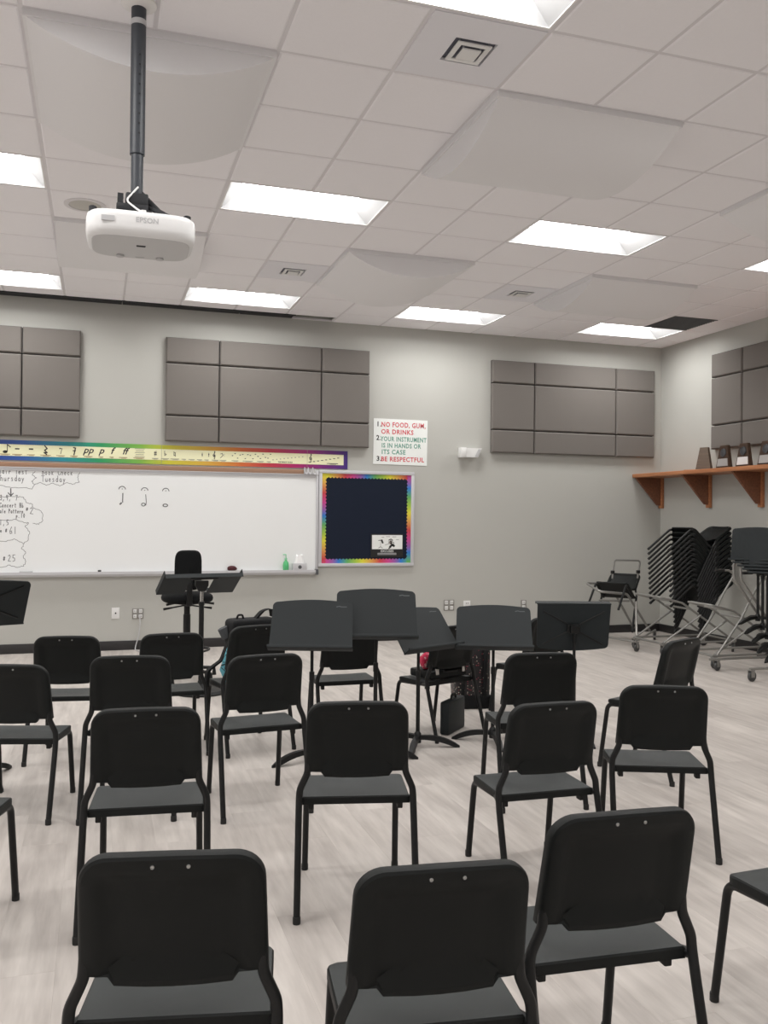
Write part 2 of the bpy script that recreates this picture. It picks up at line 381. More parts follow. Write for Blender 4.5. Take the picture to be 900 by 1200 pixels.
for (x0, x1, y0, y1) in near:
    key = (round(x1-x0, 3), round(y1-y0, 3))
    if key not in pcache:
        w, l = x1-x0, y1-y0; b = 0.0006
        vs = [(-w/2, -l/2, -0.006), (w/2, -l/2, -0.006), (w/2, l/2, -0.006), (-w/2, l/2, -0.006),
              (-w/2, -l/2, -b), (w/2, -l/2, -b), (w/2, l/2, -b), (-w/2, l/2, -b),
              (-w/2+b, -l/2+b, 0), (w/2-b, -l/2+b, 0), (w/2-b, l/2-b, 0), (-w/2+b, l/2-b, 0)]
        fs = [(8, 9, 10, 11)]+[(k, (k+1) % 4, (k+1) % 4+4, k+4) for k in range(4)]+[(k+4, (k+1) % 4+4, (k+1) % 4+8, k+8) for k in range(4)]
        pcache[key] = MB().add(vs, fs).mesh('floor_plank', M['floor'], False)
    o = bpy.data.objects.new('floor_plank', pcache[key]); COL.objects.link(o); o.parent = floor
    o.location = ((x0+x1)/2, (y0+y1)/2, 0)
mb = MB()
for (x0, x1, y0, y1) in rest: mb.box(x0+0.0004, x1-0.0004, y0+0.0004, y1-0.0004, -0.006, 0)
tag(mb.build('floor_planks_beyond', M['floor'], floor, smooth=False), kind='stuff')
# baseboards
struct(MB().bbox(XL, XR-0.012, YW-0.012, YW, 0.0, 0.105, 0.003).build('baseboard_back', M['base']))
struct(MB().bbox(XR-0.012, XR, YB, YW, 0.0, 0.105, 0.003).build('baseboard_right', M['base']))

# ceiling: deck + T-bar grid + lay-in tiles
ceiling = struct(MB().box(XL, XR, YB, YW, 4.06, 4.15).build('ceiling', M['deck'], smooth=False))
lights = [(0, 0), (0, -5), (4, -5), (4, 0), (8, -5), (8, 0), (-4, 0), (-4, -5), (0, 5)]
domes = [(-2, 2, 'Y', 'above the projector pole, bulging downwards'), (2, 2, 'X', 'below the square vent at upper right'), (2, -3, 'Y', 'centre, left of the bright far lights'),
         (6, -3, 'X', 'at right beside the far wall light'), (-2, -3, 'X', 'hidden partly behind the hanging projector'), (6, 2, 'Y', 'cut off by the right edge of the frame')]
vents = [(1, 4), (1, -3), (5, -3)]
used = set()
for i, j in lights: used |= {(i, j), (i+1, j)}
for i, j, ax, d in domes: used |= {(i+a, j+b) for a in (0, 1) for b in (0, 1)}
used |= set(vents) | {(9, -4)}
SLOT_Y, SLOT_X = 3.30, 1.33
tiles = []
for i in range(-11, 11):
    for j in range(-6, 17):
        if (i, j) in used: continue
        x0, x1 = max(i*T, XL), min((i+1)*T, XR); y0, y1 = max(-(j+1)*T, YB), min(-j*T, YW)
        if x1-x0 < 0.05 or y1-y0 < 0.05: continue
        if j == -6 and x0 < SLOT_X:
            y1 = min(y1, SLOT_Y)
            if y1-y0 < 0.03: continue
        tiles.append((x0, x1, y0, y1, i, j))
tcache = {}
def tile_mesh(w, l):
    key = (round(w, 3), round(l, 3))
    if key not in tcache:
        g, b = 0.011, 0.008; a, c = w/2-g, l/2-g; z0, z1, z2 = 0.012, -0.001, -0.006
        vs = [(-a, -c, z0), (a, -c, z0), (a, c, z0), (-a, c, z0), (-a, -c, z1), (a, -c, z1), (a, c, z1), (-a, c, z1),
              (-a+b, -c+b, z2), (a-b, -c+b, z2), (a-b, c-b, z2), (-a+b, c-b, z2)]
        fs = [(11, 10, 9, 8), (0, 1, 2, 3)]+[(k, (k+1) % 4, (k+1) % 4+4, k+4) for k in range(4)]+[(k+4, (k+1) % 4+4, (k+1) % 4+8, k+8) for k in range(4)]
        tcache[key] = MB().add(vs, fs).mesh('ceiling_tile', M['ceil'], False)
    return tcache[key]
mb = MB()
for (x0, x1, y0, y1, i, j) in tiles:
    if i >= -6 and j <= 7 and (seen(x0, x1, y0, y1, H) or (i >= -5 and j <= 6)):
        o = bpy.data.objects.new('ceiling_tile', tile_mesh(x1-x0, y1-y0)); COL.objects.link(o); o.parent = ceiling
        o.location = ((x0+x1)/2, (y0+y1)/2, H)
    else: mb.box(x0+.011, x1-.011, y0+.011, y1-.011, H-0.006, H+0.012)
tag(mb.build('ceiling_tiles_beyond', M['ceil'], ceiling, smooth=False), kind='stuff')
mb = MB()      # grid bars, cut around the open fixtures
def blocked(i, j): return any((i, j) in ((a, b), (a+1, b)) for a, b in lights)
gw = 0.012
for i in range(-10, 11):
    x = i*T
    for j in range(-6, 17):
        y0, y1 = max(-(j+1)*T, YB), min(-j*T, YW if x > SLOT_X else SLOT_Y)
        if y1-y0 > 0.01 and not any(b == j and i == a+1 for a, b in lights): mb.box(x-gw, x+gw, y0, y1, H, H+0.02)
for j in range(-5, 17):
    for i in range(-11, 11):
        x0, x1 = max(i*T, XL), min((i+1)*T, XR)
        if x1-x0 > 0.01: mb.box(x0, x1, -j*T-gw, -j*T+gw, H+0.0003, H+0.02)
mb.box(XR-0.02, XR, YB, YW, H, H+0.02); mb.box(SLOT_X, XR, YW-0.02, YW, H+0.0003, H+0.02); mb.box(XL, SLOT_X, SLOT_Y-gw, SLOT_Y, H+0.0003, H+0.02)
tag(mb.build('ceiling_grid', M['grid'], ceiling, smooth=False), kind='stuff')

# dark linear slot along the top of the whiteboard wall
sl = thing('linear_slot_diffuser', 'long dark slot in the ceiling along the top of the whiteboard wall', 'vent', (0, 0, 0))
xs = [-4.6, -3.3, -1.95, -0.62, 0.70, SLOT_X]
for a, b in zip(xs[:-1], xs[1:]):
    sec = MB().box(a+0.006, b-0.006, SLOT_Y+0.012, YW-0.006, H+0.005, H+0.03).build('slot_section', M['dark'], sl, smooth=False)
MB().box(-4.6, SLOT_X, SLOT_Y, SLOT_Y+0.012, H-0.012, H+0.03).build('slot_edge', M['dark'], sl, smooth=False)

# recessed troffers
def troffer_meshes():
    w, l, d = 1.196, 0.588, 0.125
    mb = MB(); tm = MB()
    fr = 0.012
    # rim
    for (a, b, c, e) in ((-w/2, w/2, -l/2, -l/2+fr), (-w/2, w/2, l/2-fr, l/2), (-w/2, -w/2+fr, -l/2, l/2), (w/2-fr, w/2, -l/2, l/2)): tm.box(a, b, c, e, -0.003, 0.012)
    a, b = w/2-fr, l/2-fr; si, ei = 0.035, 0.13
    mb.add([(-a, -b, 0), (-a, b, 0), (-a+ei, b-si, d), (-a+ei, -b+si, d)], [(0, 1, 2, 3)])
    mb.add([(a, -b, 0), (a, b, 0), (a-ei, b-si, d), (a-ei, -b+si, d)], [(0, 1, 2, 3)])
    mb.add([(-a, -b, 0), (a, -b, 0), (a-ei, -b+si, d), (-a+ei, -b+si, d)], [(0, 1, 2, 3)])
    mb.add([(-a, b, 0), (a, b, 0), (a-ei, b-si, d), (-a+ei, b-si, d)], [(0, 1, 2, 3)])
    mb.box(-a, a, -b, b, d+0.004, d+0.02)
    mb.prism([(-0.012, d-0.012), (0.012, d-0.012), (0.016, d), (-0.016, d)], -a+ei, a-ei, 'yz')
    body = mb.mesh('reflector', M['reflector_toned'], False); rim = tm.mesh('trim_frame', M['reflector'], False)
    def lens(sg):
        m = MB(); X = a-ei-0.002
        def fn(u, v):
            y = sg*(0.016+(b-si-0.018)*v); z = d-0.002-0.010*math.sin(PI*v); return (-X+2*X*u, y, z)
        m.grid(fn, 2, 7); return m.mesh('lens', M['lens'])
    return body, rim, lens(-1), lens(1)
TB, TF, TL1, TL2 = troffer_meshes()
ldesc = {(0, 0): 'bright recessed ceiling light right of the projector', (0, -5): 'recessed ceiling light above the left acoustic panel near the wall', (4, -5): 'recessed ceiling light near the wall above the rules poster',
         (4, 0): 'bright recessed ceiling light at right, second row from the whiteboard wall', (8, -5): 'recessed ceiling light beside the dark return grille', (8, 0): 'recessed ceiling light cut off by the right frame edge',
         (-4, 0): 'recessed ceiling light cut off at left, left of the round ceiling speaker', (-4, -5): 'recessed ceiling light cut off at left beside the dark slot', (0, 5): 'recessed ceiling light cut off by the top frame edge'}
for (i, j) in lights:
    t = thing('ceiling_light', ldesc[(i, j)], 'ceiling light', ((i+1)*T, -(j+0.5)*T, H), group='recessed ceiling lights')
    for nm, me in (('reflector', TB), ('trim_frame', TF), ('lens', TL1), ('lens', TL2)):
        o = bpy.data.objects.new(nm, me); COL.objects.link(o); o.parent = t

# curved acoustic diffusers in the ceiling (2 x 2 modules)
def dome_mesh(axis):
    w = 1.205; lip = 0.035; sag = 0.165; n = 17; mb = MB(); h = w/2
    mb.box(-h, h, -h, h, -lip, 0.012)
    e = h-0.012; arc = []
    rad = (e*e+sag*sag)/(2*sag)
    for k in range(n):
        a = -e+2*e*k/(n-1); arc.append((a, -lip-(math.sqrt(max(rad*rad-a*a, 0))-(rad-sag))))
    mb.prism([(-e, -lip+0.002)]+arc[1:-1]+[(e, -lip+0.002)], -e, e, 'xz' if axis == 'Y' else 'yz')
    return mb.mesh('diffuser', M['dome'], True, 30)
DM = {'X': dome_mesh('X'), 'Y': dome_mesh('Y')}
for (i, j, ax, d) in domes:
    o = bpy.data.objects.new('ceiling_diffuser', DM[ax]); COL.objects.link(o); o.location = ((i+1)*T, -(j+1)*T, H)
    tag(o, 'white curved acoustic diffuser in the ceiling '+d, 'acoustic diffuser', 'curved ceiling diffusers')

# square vents with stepped cones
def vent(i, j, label, white=True):
    t = thing('ceiling_vent', label, 'vent', ((i+.5)*T, -(j+.5)*T, H), group='square ceiling vents')
    def frame(a, b, z0, z1):
        return MB().box(-a, a, -a, -b, z0, z1).box(-a, a, b, a, z0, z1).box(-a, -b, -b, b, z0, z1).box(b, a, -b, b, z0, z1)
    frame(0.293, 0.112, -0.005, 0.010).build('vent_panel', M['ventpanel'], t, smooth=False)
    MB().box(-0.12, 0.12, -0.12, 0.12, 0.018, 0.022).build('vent_throat', M['ventthroat'], t, smooth=False)
    frame(0.092, 0.066, -0.012, -0.006).build('vent_blade', M['white'], t, smooth=False)
    MB().box(-0.050, 0.050, -0.050, 0.050, -0.020, -0.013).build('vent_core', M['white'], t, smooth=False)
    m = MB()
    for x in (-1, 1):
        for y in (-1, 1): m.box(x*0.045-0.004, x*0.045+0.004, y*0.045-0.004, y*0.045+0.004, -0.014, 0.02).box(x*0.08-0.004, x*0.08+0.004, y*0.08-0.004, y*0.08+0.004, -0.008, 0.02)
    tag(m.build('vent_stay', M['ventshade'], t, smooth=False), kind='stuff')
vent(1, 4, 'square white air vent at the top of the ceiling above the upper right diffuser')
vent(1, -3, 'square ceiling air vent between the two lights right of the projector')
vent(5, -3, 'square ceiling air vent beside the white end of the right diffuser')
t = thing('return_grille', 'dark grey return air grille in the ceiling near the corner', 'vent', (9.5*T, 3.5*T, H))
MB().box(-0.295, 0.295, -0.295, 0.295, 0.0, 0.012).build('grille_back', M['dark'], t, smooth=False)
mb = MB()
for k in range(14):
    y = -0.28+k*0.043; mb.box(-0.29, 0.29, y-0.012, y+0.012, -0.006, 0.0)
mb.box(-0.3, 0.3, -0.3, -0.285, -0.006, 0.01).box(-0.3, 0.3, 0.285, 0.3, -0.006, 0.01)
tag(mb.build('grille_bars', M['darkgrey'], t, smooth=False), kind='stuff')
# round ceiling speaker
t = thing('ceiling_speaker', 'round flush speaker in the ceiling behind the projector', 'speaker', (-0.97, 0.245, H-0.006))
MB().lathe([(0.155, 0.001), (0.155, -0.006), (0.12, -0.007), (0.12, 0.001)], 32).build('speaker_rim', M['grid'], t)
MB().lathe([(0.118, 0.0), (0.118, -0.004), (0.05, -0.009), (0.0005, -0.010)], 32).build('speaker_mesh', M['speaker'], t)

# ------------------------------------------------------------------ acoustic wall panels
def cushion(w, h, d=0.055):
    b = 0.014; mb = MB(); a, c = w/2-0.006, h/2-0.006
    vs = [(-a, 0, -c), (a, 0, -c), (a, 0, c), (-a, 0, c), (-a, -d+b, -c), (a, -d+b, -c), (a, -d+b, c), (-a, -d+b, c),
          (-a+b, -d, -c+b), (a-b, -d, -c+b), (a-b, -d, c-b), (-a+b, -d, c-b)]
    fs = [(8, 9, 10, 11), (3, 2, 1, 0)]+[(k, (k+1) % 4, (k+1) % 4+4, k+4) for k in range(4)]+[(k+4, (k+1) % 4+4, (k+1) % 4+8, k+8) for k in range(4)]
    return mb.add(vs, fs)
def acoustic(x0, widths, label, wall='back', ystart=0):
    if wall == 'back': t = thing('acoustic_panel', label, 'acoustic panel', (x0, YW-0.016, 2.372))
    else: t = thing('acoustic_panel', label, 'acoustic panel', (XR-0.016, x0, 2.415), rot=(0, 0, -PI/2))
    W_ = sum(widths)
    MB().box(0.01, W_-0.01, 0.0, 0.012, 0.01, 1.19).build('backer', M['blackpaper'], t, smooth=False)
    x = 0
    for w in widths:
        z = 0
        for h in (0.30, 0.60, 0.30):
            o = cushion(w, h).build('panel_section', M['fabric'], t, (x+w/2, 0, z+h/2), smooth=False); z += h
        x += w
acoustic(-0.139, [0.61, 1.22, 0.61], 'taupe fabric acoustic panel in nine sections above the whiteboard')
acoustic(3.935, [0.61, 1.22, 0.61], 'taupe fabric acoustic panel in nine sections right of the rules poster')
acoustic(-3.49, [0.61, 1.22, 0.61], 'taupe fabric acoustic panel cut off by the left frame edge')
acoustic(2.415, [0.565, 1.22, 0.61], 'taupe fabric acoustic panel on the right wall above the trophy shelf', 'right')

# ------------------------------------------------------------------ stroke lettering
GL = {
 'C': [[(.9,.8),(.6,1),(.2,.85),(.05,.45),(.25,.05),(.65,0),(.95,.2)]], 'h': [[(.1,1),(.1,0)],[(.1,.4),(.4,.55),(.65,.4),(.65,0)]],
 'a': [[(.65,.5),(.3,.55),(.05,.25),(.3,0),(.65,.2)],[(.65,.5),(.7,0)]], 'i': [[(.3,.5),(.3,0)],[(.3,.72),(.32,.78)]], 'r': [[(.15,.5),(.15,0)],[(.15,.3),(.4,.52),(.65,.45)]],
 'T': [[(0,.95),(.95,1)],[(.45,.98),(.45,0)]], 'e': [[(.08,.28),(.6,.3),(.5,.52),(.2,.5),(.05,.22),(.3,0),(.62,.1)]], 's': [[(.6,.48),(.25,.55),(.15,.38),(.55,.22),(.5,.03),(.1,.04)]],
 't': [[(.35,.9),(.35,.05),(.55,0)],[(.1,.6),(.65,.62)]], 'u': [[(.1,.5),(.15,.05),(.45,0),(.65,.2)],[(.65,.5),(.7,0)]], 'd': [[(.6,.45),(.3,.55),(.05,.25),(.3,0),(.6,.2)],[(.65,1),(.65,0)]],
 'y': [[(.1,.5),(.35,.1)],[(.65,.5),(.3,-.1),(.1,-.35)]], 'B': [[(.15,0),(.15,1),(.6,.95),(.65,.65),(.2,.52),(.75,.42),(.75,.08),(.15,0)]], 'o': [[(.35,.55),(.08,.35),(.15,.03),(.5,0),(.65,.3),(.35,.55)]],
 'k': [[(.12,1),(.12,0)],[(.6,.55),(.14,.28),(.6,0)]], 'c': [[(.6,.45),(.3,.55),(.08,.28),(.3,0),(.6,.1)]], '3': [[(.1,.9),(.5,1),(.65,.75),(.3,.52),(.7,.35),(.5,0),(.1,.08)]],
 '4': [[(.2,1),(.1,.5),(.65,.5)],[(.55,1),(.5,0)]], '7': [[(.1,.95),(.7,1),(.3,0)]], ',': [[(.25,.1),(.1,-.2)]], 'n': [[(.12,.5),(.12,0)],[(.12,.35),(.4,.55),(.62,.35),(.62,0)]],
 'b': [[(.12,1),(.12,0),(.5,0),(.6,.3),(.15,.45)]], 'P': [[(.15,0),(.15,1),(.65,.9),(.6,.55),(.15,.5)]], 'p': [[(.12,.5),(.12,-.4)],[(.12,.45),(.5,.5),(.55,.15),(.14,.05)]],
 '#': [[(.35,.9),(.2,.1)],[(.65,.9),(.5,.1)],[(.1,.65),(.8,.68)],[(.05,.35),(.75,.38)]], '2': [[(.1,.8),(.4,1),(.65,.75),(.1,.05),(.75,0)]], '1': [[(.35,1),(.35,0)]], '0': [[(.35,1),(.05,.5),(.35,0),(.65,.5),(.35,1)]],
 '5': [[(.7,1),(.15,1),(.12,.55),(.6,.5),(.6,.1),(.1,0)]], '6': [[(.55,1),(.1,.4),(.2,0),(.65,.1),(.55,.42),(.12,.3)]], '8': [[(.6,.9),(.2,.95),(.2,.65),(.6,.3),(.35,0),(.1,.25),(.6,.9)]],
 'S': [[(.7,.9),(.3,1),(.1,.75),(.65,.35),(.5,0),(.05,.1)]], 'l': [[(.3,1),(.3,0)]], 'm': [[(.08,.5),(.08,0)],[(.08,.4),(.3,.55),(.4,.35),(.4,0)],[(.4,.4),(.6,.55),(.75,.35),(.75,0)]], 'f': [[(.6,.95),(.35,.9),(.3,0)],[(.1,.5),(.55,.52)]], '.': [[(.2,0),(.24,.04)]], ' ': [],
}
def scribble(mb, s, x, z, h, w, y, ww=0.62, right=False):
    if right: x -= len(s)*h*ww
    for c in s:
        for st in GL.get(c, []):
            mb.stroke([(x+a*h*ww*0.85, z+b*h) for a, b in st], w, lambda A, B: (A, y, B))
        x += h*ww
def wiggle(mb, pts, w, y, amp=0.008, n=4):
    out = []
    for a, b in zip(pts[:-1], pts[1:]):
        for k in range(n):
            t = k/n; out.append((a[0]+(b[0]-a[0])*t+amp*math.sin(7*t+a[0]*40)*(k > 0), a[1]+(b[1]-a[1])*t+amp*math.cos(9*t+a[1]*30)*(k > 0)))
    out.append(pts[-1]); mb.stroke(out, w, lambda A, B: (A, y, B))

# ------------------------------------------------------------------ whiteboard
WX0, WX1 = -3.2, 1.668
wb = thing('whiteboard', 'long white marker board with handwritten homework notes on the far wall', 'whiteboard', (0, YW, 0))
MB().box(WX0, WX1-0.02, -0.018, -0.002, 0.885, 2.05).build('board_surface', M['board'], wb, smooth=False)
MB().bbox(WX1-0.022, WX1+0.008, -0.03, -0.002, 0.87, 2.09, 0.003).bbox(WX0-0.02, WX0+0.01, -0.03, -0.002, 0.87, 2.09, 0.003).bbox(WX0, WX1, -0.028, -0.002, 2.000, 2.036, 0.003).build('board_frame', M['alu'], wb)
MB().bbox(WX0, 1.49, -0.032, -0.002, 2.038, 2.092, 0.004).build('cork_rail', M['cork'], wb, label='brown cork display rail along the top of the board')
MB().bbox(WX0, WX1+0.01, -0.036, -0.002, 2.030, 2.040, 0.002).build('rail_lip', M['alu'], wb)
mb = MB()
mb.prism([(-0.002, 0.835), (-0.055, 0.835), (-0.085, 0.862), (-0.085, 0.892), (-0.075, 0.886), (-0.002, 0.886)], WX0, WX1-0.03, 'yz')
mb.build('marker_tray', M['alu'], wb, smooth=False)
MB().bbox(WX1-0.03, WX1+0.004, -0.088, -0.002, 0.832, 0.897, 0.006).build('tray_end_cap', M['darkgrey'], wb)
# map hooks at the rail end
mb = MB()
for x in (1.50, 1.545, 1.60):
    mb.tube(fillet([(x, -0.036, 2.12), (x, -0.05, 2.06), (x+0.02, -0.055, 2.03), (x+0.035, -0.045, 2.06), (x+0.03, -0.036, 2.10)], 0.015, 4), 0.006, 6)
mb.bbox(1.495, 1.62, -0.045, -0.034, 2.035, 2.06, 0.004)
mb.build('map_hook', M['alu'], wb)
Yi = -0.0187
ink = MB(); IW = 0.0058
def hand(s_, xr, z, h, ww=0.55, w=IW): scribble(ink, s_, xr, z, h, w, Yi, ww, True)
hand('Chair Test', -1.585, 1.962, 0.060); hand('Thursday', -1.615, 1.885, 0.064, 0.56)
hand('Book Check', -1.115, 1.962, 0.060); hand('Tuesday', -1.19, 1.885, 0.066, 0.56)
hand('3,4, 7', -1.68, 1.675, 0.056, 0.56); hand('Concert Bb', -1.62, 1.598, 0.048, 0.52); hand('Scale Pattern', -1.625, 1.535, 0.044, 0.50); hand('#', -1.572, 1.56, 0.040, 0.8); hand('2', -1.512, 1.528, 0.070, 0.75); hand('p.10', -1.605, 1.487, 0.044, 0.56)
hand('1,5', -1.765, 1.405, 0.056, 0.60); hand('Line #', -1.785, 1.325, 0.042, 0.6); hand('61', -1.680, 1.310, 0.075, 0.58)
hand('8', -1.845, 1.135, 0.075); hand('Line #', -1.80, 1.015, 0.050, 0.55); hand('25', -1.690, 1.01, 0.070, 0.64)
V = lambda l: [p for p in l]
TW = 0.0045
wiggle(ink, [(-2.3, 1.80), (-1.95, 1.815), (-1.86, 1.835), (-1.75, 1.81), (-1.62, 1.815), (-1.545, 1.80), (-1.52, 1.85), (-1.55, 1.885), (-1.50, 1.925), (-1.545, 1.955), (-1.515, 1.995)], TW, Yi, .004)
wiggle(ink, [(-1.52, 1.85), (-1.46, 1.875), (-1.40, 1.845), (-1.33, 1.87), (-1.26, 1.84), (-1.18, 1.88), (-1.13, 1.86), (-1.08, 1.88), (-1.055, 1.885), (-1.075, 1.94), (-1.05, 1.995)], TW, Yi, .004)
ink.stroke([(-1.76, 1.80), (-1.757, 1.725)], 0.012, lambda A, B: (A, Yi, B)); ink.stroke([(-1.785, 1.755), (-1.757, 1.722), (-1.735, 1.75)], 0.010, lambda A, B: (A, Yi, B))
wiggle(ink, [(-2.2, 1.69), (-1.86, 1.712), (-1.70, 1.715), (-1.63, 1.71), (-1.60, 1.65), (-1.54, 1.635), (-1.53, 1.59), (-1.47, 1.575), (-1.435, 1.54), (-1.43, 1.46), (-1.47, 1.415), (-1.53, 1.425)], TW, Yi, .005)
wiggle(ink, [(-2.2, 1.46), (-1.80, 1.455), (-1.70, 1.465), (-1.62, 1.43), (-1.575, 1.43), (-1.61, 1.385), (-1.565, 1.335), (-1.575, 1.25), (-1.62, 1.20), (-1.72, 1.255), (-1.80, 1.225), (-2.1, 1.245)], TW, Yi, .006)
wiggle(ink, [(-1.62, 1.20), (-1.645, 1.15), (-1.60, 1.11), (-1.625, 1.06), (-1.60, 1.01), (-1.62, 0.955), (-1.70, 0.945), (-1.76, 0.97), (-1.84, 0.945), (-2.1, 0.95)], TW, Yi, .006)
tag(ink.build('homework_notes', M['ink'], wb, smooth=False, label='black marker homework handwriting in wavy outlines'), kind='stuff')
def ell(cx, cz, a, b, n=14, a0=0, a1=2*PI): return [(cx+a*math.cos(a0+(a1-a0)*k/n), cz+b*math.sin(a0+(a1-a0)*k/n)) for k in range(n+1)]
P0 = lambda A, B: (A, Yi, B)
for (x, zt, kind) in ((-0.597, 1.845, 'q'), (-0.352, 1.835, 'h'), (-0.118, 1.833, 'w')):
    ink = MB(); ink.stroke(ell(x, zt-0.03, 0.036, 0.034, 10, 0.1, PI-0.1), 0.0085, P0); ink.stroke([(x-0.002, zt-0.025), (x+0.004, zt-0.025)], 0.008, P0)
    if kind == 'q': ink.stroke([(x+0.008, zt-0.075), (x+0.006, zt-0.175)], 0.011, P0); ink.stroke([(x-0.02, zt-0.196), (x-0.008, zt-0.184)], 0.018, P0)
    if kind == 'h': ink.stroke([(x+0.012, zt-0.075), (x+0.020, zt-0.16), (x+0.014, zt-0.19), (x-0.003, zt-0.203)], 0.008, P0); ink.stroke(ell(x-0.012, zt-0.188, 0.02, 0.017), 0.008, P0)
    if kind == 'w': ink.stroke(ell(x-0.003, zt-0.192, 0.026, 0.015), 0.009, P0)
    ink.build('drawn_note', M['ink'], wb, smooth=False)

# music banner above the board
bn = thing('music_banner', 'long rainbow edged music symbol banner above the whiteboard', 'banner', (0, YW-0.003, 0))
BX0, BX1, BZ0, BZ1 = -3.1, 2.04, 2.112, 2.332
MB().box(BX0, BX1, -0.004, 0, BZ0, BZ1).build('banner_border', M['rainbow'], bn, smooth=False)
MB().box(BX0+0.05, BX1-0.05, -0.0055, -0.004, BZ0+0.047, BZ1-0.047).build('cream_panel', M['cream'], bn, smooth=False)
MB().box(-0.172, -0.168, -0.0062, -0.0055, BZ0, BZ1).box(1.535, 1.538, -0.0062, -0.0055, BZ0, BZ1).build('seam', M['inkfaint'], bn, smooth=False)
sy = MB(); fine = MB(); warm = MB(); yb = -0.0066
PB = lambda A, B: (A, yb, B)
def bar(m, x, z, w, h): m.add([PB(x-w/2, z-h/2), PB(x+w/2, z-h/2), PB(x+w/2, z+h/2), PB(x-w/2, z+h/2)], [(0, 1, 2, 3)])
def clef(x, z, s): sy.stroke([(x+a*s, z+b*s) for a, b in [(0, -.75), (.1, -.9), (.22, -.75), (.08, .9), (.2, 1.1), (.28, .85), (-.25, .1), (-.1, -.35), (.3, -.3), (.3, .1), (0, .12), (-.02, -.15)]], s*0.13, PB)
zm = 2.235
# symbols left to right (x measured on the wall)
sy.stroke([(-1.80, zm+.045), (-1.80, zm-.03)], .008, PB); sy.stroke([(-1.80, zm+.045), (-1.77, zm+.02)], .010, PB); sy.stroke(ell(-1.822, zm-.033, .016, .008), .014, PB)
bar(sy, -1.70, zm+.002, .045, .014); bar(sy, -1.56, zm+.004, .045, .015)
sy.stroke([(-1.42, zm+.045), (-1.395, zm+.015), (-1.42, zm-.005), (-1.395, zm-.03), (-1.425, zm-.03), (-1.40, zm-.05)], .012, PB)
sy.stroke([(-1.265, zm+.02), (-1.24, zm+.02), (-1.255, zm-.04)], .006, PB); bar(sy, -1.262, zm+.02, .014, .012)
sy.stroke([(-1.12, zm+.035), (-1.10, zm+.03), (-1.115, zm-.045)], .012, PB); sy.stroke([(-1.125, zm), (-1.10, zm)], .010, PB)
for s_, x in (('pp', -0.965), ('p', -0.825), ('f', -0.715), ('ff', -0.575)):
    text_mesh(s_, 0.105, M['inkdark'], 'dynamic_mark', bn, on_wall(x, yb, zm-0.022), 'CENTER', 0.0018, 0.35)
for k in range(5): bar(fine, -0.41, zm+.045-k*.022, .11-.02*(k % 2), .006)
sy.stroke([(-0.245, zm+.02), (-0.245, zm-.03)], .006, PB); sy.stroke([(-0.23, zm+.025), (-0.23, zm-.025)], .006, PB); bar(sy, -0.2375, zm+.008, .03, .008); bar(sy, -0.2375, zm-.012, .03, .008)
sy.stroke([(-0.135, zm+.03), (-0.135, zm-.025), (-.115, zm-.01), (-.135, zm)], .005, PB)
sy.stroke([(-0.03, zm+.025), (-0.03, zm-.02), (-.015, zm-.015)], .006, PB); sy.stroke([(-.015, zm-.03), (-.015, zm+.015), (-.03, zm+.01)], .006, PB)
sy.stroke([(0.29, zm+.02), (0.29, zm-.02)], .006, PB); sy.stroke([(0.365, zm+.02), (0.365, zm-.02)], .006, PB); bar(sy, 0.29, zm, .012, .012); bar(sy, .365, zm+.005, .012, .012)
clef(0.425, zm-.005, 0.045)
sy.stroke([(0.50, zm+.015), (.52, zm+.02), (.53, zm), (.50, zm-.03)], .006, PB); bar(sy, .545, zm+.012, .006, .006); bar(sy, .545, zm-.004, .006, .006)
for k in range(16): bar(sy, 0.64+0.03*k, zm+.03*math.sin(k*2.2), .016, .009)
for k in range(9): bar(fine, 1.12+0.045*k, zm-.035+.006*k, .014, .010)
clef(1.575, zm-.005, 0.05)
for k in range(8): bar(sy, 1.57+0.05*k if k else 1.565, zm-.05+.0085*k, .026, .009)
for (x, w, m_) in [(-1.83, .12, warm), (-1.70, .10, warm), (-1.56, .08, warm), (-1.41, .11, warm), (-1.255, .09, warm), (-1.115, .08, warm), (-0.965, .09, warm), (-.83, .05, warm), (-.715, .045, warm), (-.59, .09, warm), (-.42, .12, warm), (-.24, .07, fine), (-.13, .09, fine), (-.02, .1, fine), (.08, .05, fine), (.17, .07, fine), (.26, .06, fine), (.34, .05, fine), (.44, .08, fine), (.53, .08, fine), (.67, .08, fine), (.82, .12, fine), (.97, .08, fine), (1.07, .05, fine), (1.85, .14, sy)]:
    bar(m_, x, 2.176, w, .007); bar(m_, x+.005, 2.167, w*.6, .004)
text_mesh('THE MAJOR SCALE', 0.021, M['inkdark'], 'caption', bn, on_wall(1.18, yb, 2.170), 'LEFT', 0.0006)
sy.build('music_symbols', M['inkdark'], bn, smooth=False); tag(fine.build('fine_print', M['inkfaint'], bn, smooth=False), kind='stuff'); tag(warm.build('fine_print', M['inkwarm'], bn, smooth=False), kind='stuff')

